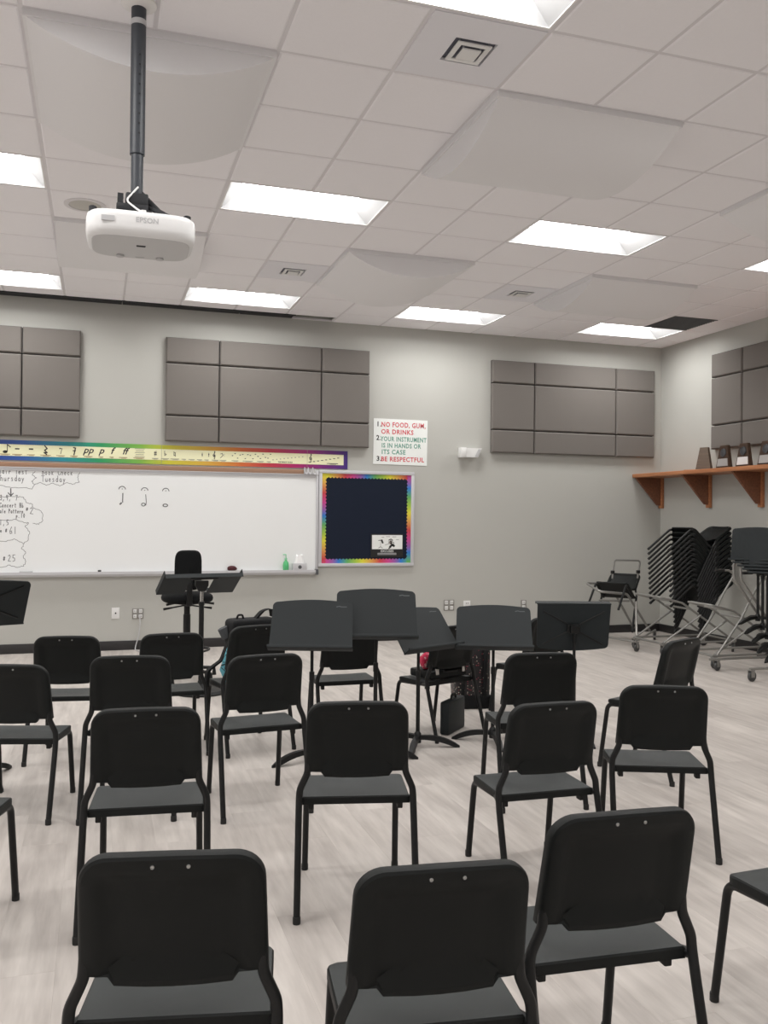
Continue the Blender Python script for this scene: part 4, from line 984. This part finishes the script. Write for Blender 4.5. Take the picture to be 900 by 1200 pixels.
# conductor stand
t = thing('conductor_stand', 'wide dark conductor stand with split desk on a round base before the whiteboard', 'music stand', (0.012, 0.90, 0))
MB().lathe([(0.235, 0.0), (0.24, 0.012), (0.225, 0.035), (0.06, 0.055), (0.03, 0.075), (0.024, 0.10)], 32).build('base', M['frame'], t)
MB().tube([(0, 0, 0.06), (0, 0, 0.775)], 0.022, 14).lathe([(0.026, 0.755), (0.026, 0.78), (0.018, 0.785)], 14).build('pole', M['frame'], t)
MB().tube([(0, 0, 0.77), (0, 0, 0.90)], 0.0155, 12).build('inner_pole', M['steel'], t, label='chrome upper pole tube')
MB().prism([(-0.028, 0.875), (0.028, 0.875), (0.055, 0.925), (0.055, 0.965), (-0.055, 0.965), (-0.055, 0.925)], -0.035, 0.05, 'xz').build('bracket', M['frame'], t, smooth=False)
TLT = R(55)
MX = Matrix.Translation((0.02, -0.06, 1.022)) @ Matrix.Rotation(R(12), 4, 'Z') @ Matrix.Rotation(TLT-PI/2, 4, 'X')
# desk plane: local x across, y away from the camera and down
def flat(mb, pts, d=0.006):
    n = len(pts); vs = [(x, y, 0) for x, y in pts]+[(x, y, d) for x, y in pts]
    return mb.add(vs, [tuple(range(n)), tuple(range(2*n-1, n-1, -1))]+[(i, i+n, (i+1) % n+n, (i+1) % n) for i in range(n)], MX)
mb = MB()
flat(mb, [(-0.345, 0.0), (0.345, 0.0), (0.345, 0.075), (-0.345, 0.075)])
flat(mb, [(-0.345, 0.07), (-0.105, 0.07), (-0.105, 0.32), (-0.345, 0.32)]); flat(mb, [(0.105, 0.07), (0.345, 0.07), (0.345, 0.32), (0.105, 0.32)])
mb.box(-0.345, 0.345, -0.004, 0.002, -0.030, 0.008, MX); mb.box(-0.348, -0.342, 0.0, 0.32, 0.0, 0.045, MX); mb.box(0.342, 0.348, 0.0, 0.32, 0.0, 0.045, MX)
mb.box(-0.345, -0.105, 0.316, 0.322, 0.0, 0.05, MX); mb.box(0.105, 0.345, 0.316, 0.322, 0.0, 0.05, MX)
mb.build('desk', M['desk'], t, smooth=False)
MB().tube([(-0.12, 0.03, -0.018), (0.12, 0.03, -0.018)], 0.014, 10, mat=MX).build('hinge', M['frame'], t)

# conductor drafting stool
t = thing('drafting_stool', 'black upholstered drafting stool with small backrest before the whiteboard', 'stool', (-0.045, 1.60, 0), R(6))
def bk(u, v):
    a = 2*PI*u; b = PI*(v-.5)
    def se(c, e): return math.copysign(abs(c)**e, c)
    x = 0.125*se(math.cos(a), .45)*se(math.cos(b), .5); z = 0.185*se(math.sin(a), .45)*se(math.cos(b), .5); y = 0.03*se(math.sin(b), .8)
    return (x-0.03, -0.19+y+0.5*x*x, 1.025+z)
MB().grid(bk, 36, 11, closeu=True).build('backrest', M['upholstery'], t)
def st(u, v):
    a = 2*PI*u; b = PI*(v-.5)
    def se(c, e): return math.copysign(abs(c)**e, c)
    return (0.235*se(math.cos(a), .75)*se(math.cos(b), .45), 0.225*se(math.sin(a), .75)*se(math.cos(b), .45), 0.757+0.054*se(math.sin(b), .8))
MB().grid(st, 36, 11, closeu=True).build('seat', M['upholstery'], t)
MB().bbox(-0.05, 0.0, -0.245, -0.215, 0.70, 0.98, 0.008).bbox(-0.05, 0.0, -0.23, 0.05, 0.695, 0.72, 0.006).build('back_bar', M['frame'], t)
MB().tube([(0, 0, 0.08), (0, 0, 0.42)], 0.038, 14).tube([(0, 0, 0.42), (0, 0, 0.60)], 0.034, 14).tube([(0, 0, 0.6), (0, 0, 0.72)], 0.028, 14).build('gas_column', M['frame'], t)
mb = MB()
for (a, l, z) in ((200, 0.24, 0.662), (185, 0.20, 0.700), (-20, 0.24, 0.66), (-10, 0.25, 0.70)):
    mb.tube([(0, -0.02, 0.69), (l*math.cos(R(a))*0.6, -0.03, z+0.008), (l*math.cos(R(a)), -0.04, z+0.014*math.sin(R(a)))], [0.007, 0.007, 0.012], 8)
mb.build('lever', M['frame'], t)
for k in range(5):
    a = R(90+72*k); c, s = math.cos(a), math.sin(a)
    MB().tube([(0.03*c, 0.03*s, 0.10), (0.30*c, 0.30*s, 0.07)], [0.022, 0.014], 8).tube([(0.30*c, 0.30*s, 0.072), (0.30*c, 0.30*s, 0.0)], [0.012, 0.022], 10).build('star_leg', M['frame'], t)
mb = MB(); mb.tube([(0.21*math.cos(2*PI*k/28), 0.21*math.sin(2*PI*k/28), 0.27) for k in range(28)], 0.010, 8, closed=True)
for a in (0, 120, 240): mb.tube([(0.03*math.cos(R(a)), 0.03*math.sin(R(a)), 0.27), (0.21*math.cos(R(a)), 0.21*math.sin(R(a)), 0.27)], 0.008, 8)
mb.build('foot_ring', M['frame'], t)

# ------------------------------------------------------------------ bags and cases
bp = thing('backpack', 'black backpack with teal printed lining on the seat of a chair', 'backpack', (0.155, -0.885, 0.442), R(12.5))
def sbox(w, d, h, e=0.35, n=28, m=12, tap=0.0):
    def se(c, k): return math.copysign(abs(c)**k, c)
    def fn(u, v):
        a = 2*PI*u; b = PI*(v-.5); kk = 1-tap*(v)
        return (w/2*kk*se(math.cos(a), e)*se(math.cos(b), e), d/2*kk*se(math.sin(a), e)*se(math.cos(b), e), h/2+h/2*se(math.sin(b), e))
    return MB().grid(fn, n, m, closeu=True)
sbox(0.34, 0.17, 0.395, 0.16).build('body', M['bag'], bp)
MB().tube(fillet([(-0.115, 0, 0.385), (-0.10, 0, 0.42), (-0.07, 0, 0.42), (-0.06, 0, 0.385)], 0.012), 0.007, 8).build('grab_loop', M['bag'], bp)
def strap(pts, w, th, mat, nm):
    pts = fillet(pts, 0.05, 4); mb = MB(); vs = []
    for i, p in enumerate(pts):
        for (o, q) in ((-w/2, -th/2), (w/2, -th/2), (w/2, th/2), (-w/2, th/2)): vs.append((p.x+q, p.y+o, p.z+abs(q)*0.3))
    n = len(pts); fs = [(4*k+q, 4*k+(q+1) % 4, 4*k+4+(q+1) % 4, 4*k+4+q) for k in range(n-1) for q in range(4)]+[(0, 1, 2, 3), (4*n-4, 4*n-3, 4*n-2, 4*n-1)]
    return mb.add(vs, fs).build(nm, mat, bp)
strap([(0.02, 0.0, 0.385), (0.07, -0.01, 0.44), (0.13, -0.02, 0.46), (0.14, -0.02, 0.40)], 0.05, 0.018, M['bag'], 'shoulder_strap')
strap([(-0.13, 0.02, 0.36), (-0.165, 0.02, 0.22), (-0.20, 0.03, 0.12), (-0.30, 0.03, 0.055), (-0.305, 0.03, -0.05)], 0.045, 0.02, M['bag'], 'shoulder_strap')
MB().tube([(-0.165, 0.035, 0.27), (-0.195, 0.04, 0.335)], 0.035, 12).build('side_pouch', M['greybag'], bp)
mb = MB(); mb.add([(-0.165, -0.07, 0.225), (-0.185, -0.04, 0.21), (-0.245, -0.05, 0.07), (-0.20, -0.07, -0.035), (-0.165, -0.07, 0.0), (-0.165, -0.055, 0.225), (-0.185, -0.025, 0.21), (-0.24, -0.035, 0.07), (-0.20, -0.055, -0.035), (-0.165, -0.055, 0.0)],
                  [(0, 1, 2, 3, 4), (5, 6, 7, 8, 9), (0, 1, 6, 5), (1, 2, 7, 6), (2, 3, 8, 7), (3, 4, 9, 8), (4, 0, 5, 9)]); mb.build('printed_lining', M['lining'], bp, smooth=False, label='teal butterfly print lining')

t = thing('instrument_case', 'black instrument case with silver latches lying on a chair seat', 'case', (1.482, -0.93, 0.400), R(20.3))
MB().bbox(-0.165, 0.175, -0.135, 0.10, 0.0, 0.055, 0.012).bbox(-0.045, 0.175, -0.135, 0.10, 0.058, 0.175, 0.012).build('shell', M['plastic'], t)
for x in (-0.115, 0.135): MB().bbox(x-0.014, x+0.014, -0.145, -0.133, 0.03, 0.08, 0.003).build('latch', M['steel'], t)
MB().tube(fillet([(-0.05, -0.135, 0.05), (-0.05, -0.16, 0.05), (0.06, -0.16, 0.05), (0.06, -0.135, 0.05)], 0.02), 0.008, 8).build('handle', M['rubber'], t)
o = blob(0.055, 0.045, 0.058, 9, 0.15).build('pink_scarf', M['pink'], loc=(1.385, -0.985, 0.455)); o.rotation_euler = (0, 0, R(20)); tag(o, 'crumpled pink and white cloth on the case beside a stand pole', 'cloth')
t = thing('instrument_case', 'thin black instrument case standing upright on the floor under a chair', 'case', (1.595, -0.975, 0.0), R(45))
MB().bbox(-0.155, 0.155, -0.035, 0.035, 0.0, 0.232, 0.014).build('shell', M['desk'], t)
MB().tube(fillet([(-0.03, 0, 0.228), (-0.025, 0, 0.262), (0.045, 0, 0.262), (0.05, 0, 0.228)], 0.015), 0.008, 8).build('handle', M['rubber'], t)
t = thing('backpack', 'black sequined backpack standing on the floor between two chairs', 'backpack', (2.05, -0.24, 0.0), R(-10))
sbox(0.30, 0.22, 0.62, 0.35).build('body', M['sequin'], t)
MB().bbox(-0.155, 0.155, -0.125, -0.02, 0.0, 0.11, 0.02).build('base_trim', M['bag'], t)
MB().tube(fillet([(-0.05, -0.03, 0.60), (-0.05, -0.03, 0.66), (0.05, -0.03, 0.66), (0.05, -0.03, 0.60)], 0.03), 0.010, 8).build('grab_loop', M['bag'], t)
mb = MB()
for x in (-0.09, 0.09): mb.tube(fillet([(x, -0.10, 0.55), (x, -0.145, 0.40), (x, -0.14, 0.2), (x, -0.11, 0.08)], 0.06), 0.014, 8)
mb.build('shoulder_strap', M['bag'], t)

# ------------------------------------------------------------------ stack of chairs, carts
stack_rot = (R(44), 0, R(90))
proto = make_chair('tall', 'black chair at the top of the stack tipped on the cart in the corner', (5.53, 1.94, 1.02), 0, 'stacked chairs in the corner')
proto.rotation_euler = stack_rot
NST = 12
for k in range(1, NST):
    nth = ('second', 'third', 'fourth', 'fifth', 'sixth', 'seventh', 'eighth', 'ninth', 'tenth', 'eleventh', 'twelfth', 'thirteenth')
    dup(proto, 'black chair, %s from the top of the tipped corner stack' % nth[k-1] if k < NST-1 else 'black chair at the bottom of the tipped corner stack', 'stacked chairs in the corner', (5.53+0.003*k, 1.94, 1.02-0.0585*k))

def caster(t, x, y, z=0.13, ang=0.0):
    m = Matrix.Translation((x, y, 0)) @ Matrix.Rotation(ang, 4, 'Z')
    c = MB().box(-0.012, 0.035, -0.022, -0.018, 0.04, z-0.01, m).box(-0.012, 0.035, 0.018, 0.022, 0.04, z-0.01, m).box(-0.02, 0.035, -0.024, 0.024, z-0.016, z-0.008, m).build('caster', M['tube'], t, smooth=False)
    MB().lathe([(0.02, -0.015), (0.046, -0.014), (0.050, -0.008), (0.050, 0.008), (0.046, 0.014), (0.02, 0.015)], 20, m @ Matrix.Translation((0.02, 0, 0.050)) @ Matrix.Rotation(PI/2, 4, 'X')).build('wheel', M['wheel'], c)
def chair_cart(label, loc, yaw, bars=True, hw=0.25):
    t = thing('chair_cart', label, 'cart', loc, yaw)
    r = 0.0125
    MB().tube([(-0.5, hw, 0.13), (0.5, hw, 0.13)], r, 10).tube([(-0.5, -hw, 0.13), (0.5, -hw, 0.13)], r, 10).tube([(-0.5, -hw, 0.13), (-0.5, hw, 0.13)], r, 10).tube([(0.5, -hw, 0.13), (0.5, hw, 0.13)], r, 10).build('base_frame', M['tube'], t)
    for (x, y, a) in ((-0.5, hw, 0.6), (-0.5, -hw, 0.2), (0.46, hw, -0.4), (0.46, -hw, 0.9)): caster(t, x, y, 0.13, a)
    u = [(0.48, -hw+.03, 0.14), (-0.22, -hw+.03, 0.585), (-0.52, -hw+.03, 0.655), (-0.52, hw-.03, 0.655), (-0.22, hw-.03, 0.585), (0.48, hw-.03, 0.14)]
    MB().tube(fillet(u, [0.12, 0.05, 0.05, 0.12], 5), r, 10).tube([(-0.10, -hw+.03, 0.51), (-0.10, hw-.03, 0.51)], r, 8).tube([(-0.30, -hw+.03, 0.60), (-0.30, hw-.03, 0.60)], r, 8).build('support_arms', M['tube'], t)
    for y in (-hw+.01, hw-.01): MB().tube([(-0.48, y, 0.14), (0.02, y, 0.44)], r*.9, 8).build('brace', M['tube'], t)
    if bars:
        for y in (-hw, hw):
            b = MB().tube(fillet([(-0.46, y, 0.13), (-0.16, y, 0.50), (-0.02, y, 0.74), (0.12, y, 0.94), (0.04, y, 0.985), (-0.10, y, 0.985)], [0.2, 0.2, 0.05, 0.05], 5), r, 10).build('handle_bar', M['tube'], t)
            MB().tube([(-0.02, y, 0.985), (-0.14, y, 0.985)], 0.017, 10).build('grip', M['rubber'], b)
    return t
chair_cart('silver tubular chair cart under the tall corner chair stack', (5.735, 1.94, 0), 0.0, False, 0.28)
chair_cart('empty silver chair cart with two handles in front of the chair stack', (5.71, 0.98, 0), 0.0, True, 0.22)
# left cart with one tipped chair
lc = thing('chair_cart', 'silver chair cart with a loop handle by the far wall, holding one tipped chair', 'cart', (5.50, 2.62, 0), 0.0)
r = 0.0125
MB().tube([(5.071-5.5, 1.954-2.62, .12), (5.96-5.5, 2.83-2.62, .12)], r, 8).tube([(5.071-5.5, 1.954-2.62, .12), (5.33-5.5-.36, 2.74-2.62-.35, .12), (5.50-5.5-.15, 3.137-2.62, .12)], r, 8).build('base_frame', M['tube'], lc)
caster(lc, 5.10-5.5, 1.98-2.62, .12, .5); caster(lc, 5.92-5.5, 2.79-2.62, .12, .9); caster(lc, 5.50-5.5-.15, 3.12-2.62, .12, .2)
MB().tube(fillet([(0.30, 0.10, 0.13), (-0.11, -0.10, 0.54), (-0.18, -0.12, 0.62), (-0.56, -0.12, 0.655), (-0.56, 0.20, 0.735), (-0.2, 0.24, 0.72), (0.2, 0.3, 0.14)], [.15, .08, .06, .06, .1], 5), 0.015, 10).tube([(-0.13, -0.09, 0.53), (-0.55, -0.09, 0.55)], r, 8).build('support_arms', M['tube'], lc)
MB().tube([(-0.04, -0.1, 0.52), (-0.16, -0.30, 0.13)], 0.016, 8).build('brace', M['steel'], lc)
MB().tube(fillet([(-0.30, 0.02, 0.80), (-0.27, 0.02, 1.03), (0.10, 0.02, 1.02), (0.06, 0.02, 0.80)], 0.035, 5), 0.0115, 8).build('loop_handle', M['tube'], lc)
for x in (-0.295, 0.07): MB().bbox(x-0.018, x+0.018, 0.0, 0.04, 0.86, 0.90, 0.004).build('clamp', M['rubber'], lc)
c = make_chair('tall', 'single black chair tipped back on the cart by the far wall', (5.124, 2.61, 0.31), 0)
c.rotation_euler = (R(37), 0, R(128))

# music stand cart at the right frame edge
sc = thing('stand_cart', 'silver music stand cart with arched tubes at the right frame edge', 'cart', (5.60, 0.35, 0), 0.0)
mb = MB(); r = 0.0135
mb.tube([(-0.53, -0.29, .12), (0.45, -0.29, .12)], r, 8).tube([(-0.53, 0.29, .12), (0.45, 0.29, .12)], r, 8).tube([(0.40, -0.29, .12), (0.40, 0.29, .12)], r, 8)
mb.build('base_frame', M['tube'], sc)
caster(sc, -0.52, -0.29, .12, .2); caster(sc, 0.40, -0.29, .12, .2); caster(sc, 0.40, 0.29, .12, .2); caster(sc, -0.45, 0.29, .12, .4)
for y in (0.14, 0.24):
    MB().tube(fillet([(0.38, y, .13), (-0.28, y, 0.94), (-0.29, y, 1.12), (-0.15, y, 1.15), (0.40, y, 0.70)], [.10, .10, .10], 6), 0.014, 10).build('arched_tube', M['tube'], sc)
MB().tube([(-0.20, 0.14, 1.04), (0.02, 0.14, 0.98)], 0.018, 8).build('grip', M['rubber'], sc)
for k in range(5):
    lab = ('topmost music stand hanging on the stand cart', 'music stand second from the top on the stand cart', 'music stand third from the top on the stand cart', 'music stand fourth from the top on the stand cart', 'lowest music stand hanging on the stand cart')[k]
    zb = 0.50-0.085*k
    t = music_stand('black '+lab, (5.47+0.015*k, 0.42-0.05*k, zb), R(-62+3*k), 1.30-0.03*k-zb, 6, (190+4*k, 70, -50), group='stands hanging on the cart')

# ------------------------------------------------------------------ projector
pj = thing('projector', 'white ceiling projector hanging on a dark pole at upper left', 'projector', (-0.675, -2.69, 2.75), R(-1))
def pbody(u, v):
    a = 2*PI*u
    def se(c, k): return math.copysign(abs(c)**k, c)
    prof = [(0.90, 0.0), (0.97, 0.012), (1.0, 0.04), (1.0, 0.085), (0.985, 0.103), (0.95, 0.110)]
    i = min(int(v*5+1e-6), 5); k, z = prof[i]
    return (0.237*k*se(math.cos(a), 0.38), 0.185*k*se(math.sin(a), 0.46), z+0.012*math.sin(a)*0.0)
mb = MB(); mb.grid(pbody, 56, 6, closeu=True)
mb.f.append(tuple(range(5*56, 6*56)))
mb.build('housing', M['projwhite'], pj, angle=50)
mb = MB(); vs_ = [pbody(k/56, 0) for k in range(56)]; mb.add(vs_+[(x*0.985, y*0.985, z-0.002) for x, y, z in vs_], [tuple(range(56, 112))]+[(k, (k+1) % 56, (k+1) % 56+56, k+56) for k in range(56)]); mb.build('underside', M['projunder'], pj, smooth=False)
MB().box(-0.17, -0.115, -0.187, -0.180, 0.055, 0.078).build('label_plate', M['projgrey'], pj, smooth=False)
text_mesh('EPSON', 0.032, M['projgrey'], 'maker_lettering', pj, Matrix.Translation((0.022, -0.1862, 0.060)) @ WALLM, 'CENTER', 0.0005)
MB().bbox(-0.02, 0.02, -0.05, -0.03, -0.004, 0.002, 0.001).build('sensor_window', M['dark'], pj)
mb = MB()
for x in (-0.09, 0.09): mb.lathe([(0.018, 0.002), (0.018, -0.010), (0.012, -0.012)], 14, Matrix.Translation((x, 0.13, 0)))
mb.bbox(-0.02, 0.02, 0.135, 0.15, -0.004, 0.001, 0.001)
mb.build('foot', M['projgrey'], pj)
MB().bbox(-0.005, 0.018, -0.17, -0.145, 0.105, 0.122, 0.004).build('top_clip', M['projwhite'], pj)
pm = thing('projector_mount', 'charcoal ceiling pole and bracket carrying the white projector', 'mount', (-0.694, -2.651, 0))
MB().tube([(0, 0, 3.19), (0, 0, H+0.01)], 0.034, 16).build('outer_pole', M['polegrey'], pm)
MB().tube([(0, 0, 2.99), (0, 0, 3.21)], 0.028, 16).build('inner_pole', M['polegrey'], pm)
MB().lathe([(0.075, H-0.014), (0.075, H-0.004), (0.04, H-0.02)][::-1] if False else [(0.045, H-0.035), (0.08, H-0.018), (0.08, H-0.006)], 24).build('ceiling_flange', M['reflector'], pm)
MB().lathe([(0.0352, H-0.115), (0.0352, H-0.09)], 16).build('pole_sticker', M['projgrey'], pm)
mb = MB()
for k in range(9): mb.lathe([(0.0045, 0), (0.0045, 0.002)], 8, Matrix.Translation((0.006, -0.0335, 3.28+0.045*k)) @ Matrix.Rotation(PI/2, 4, 'X'))
tag(mb.build('adjustment_holes', M['dark'], pm, smooth=False), kind='stuff')
mb = MB()
mb.bbox(-0.09, 0.05, -0.06, 0.08, 2.915, 2.945, 0.006).bbox(-0.05, 0.05, -0.05, 0.05, 2.94, 3.0, 0.008)
mb.box(-0.085, -0.06, -0.05, 0.06, 2.87, 2.99)
for (x, y) in ((0.22, -0.08), (0.19, 0.10), (-0.19, -0.06), (-0.14, 0.11)): mb.tube([(0.0, 0, 2.97 if x > 0 else 2.905), (x, y, 2.868)], 0.011, 8)
mb.tube([(0.0, 0, 3.03), (0.10, -0.02, 2.93), (0.21, -0.05, 2.872)], 0.014, 8)
mb.build('bracket', M['dark'], pm)
for (x, y) in ((-0.19, -0.15), (0.215, -0.15)):
    MB().lathe([(0.017, 2.856), (0.017, 2.880), (0.010, 2.884)], 14, Matrix.Translation((x, y, 0))).build('bracket_knob', M['dark'], pm)
mb = MB(); mb.tube(fillet([(0.005, -0.036, 3.03), (-0.05, -0.06, 2.955), (0.0, -0.09, 2.91), (0.07, -0.12, 2.862)], 0.03), 0.0045, 6)
mb.build('white_cable', M['reflector'], pm)
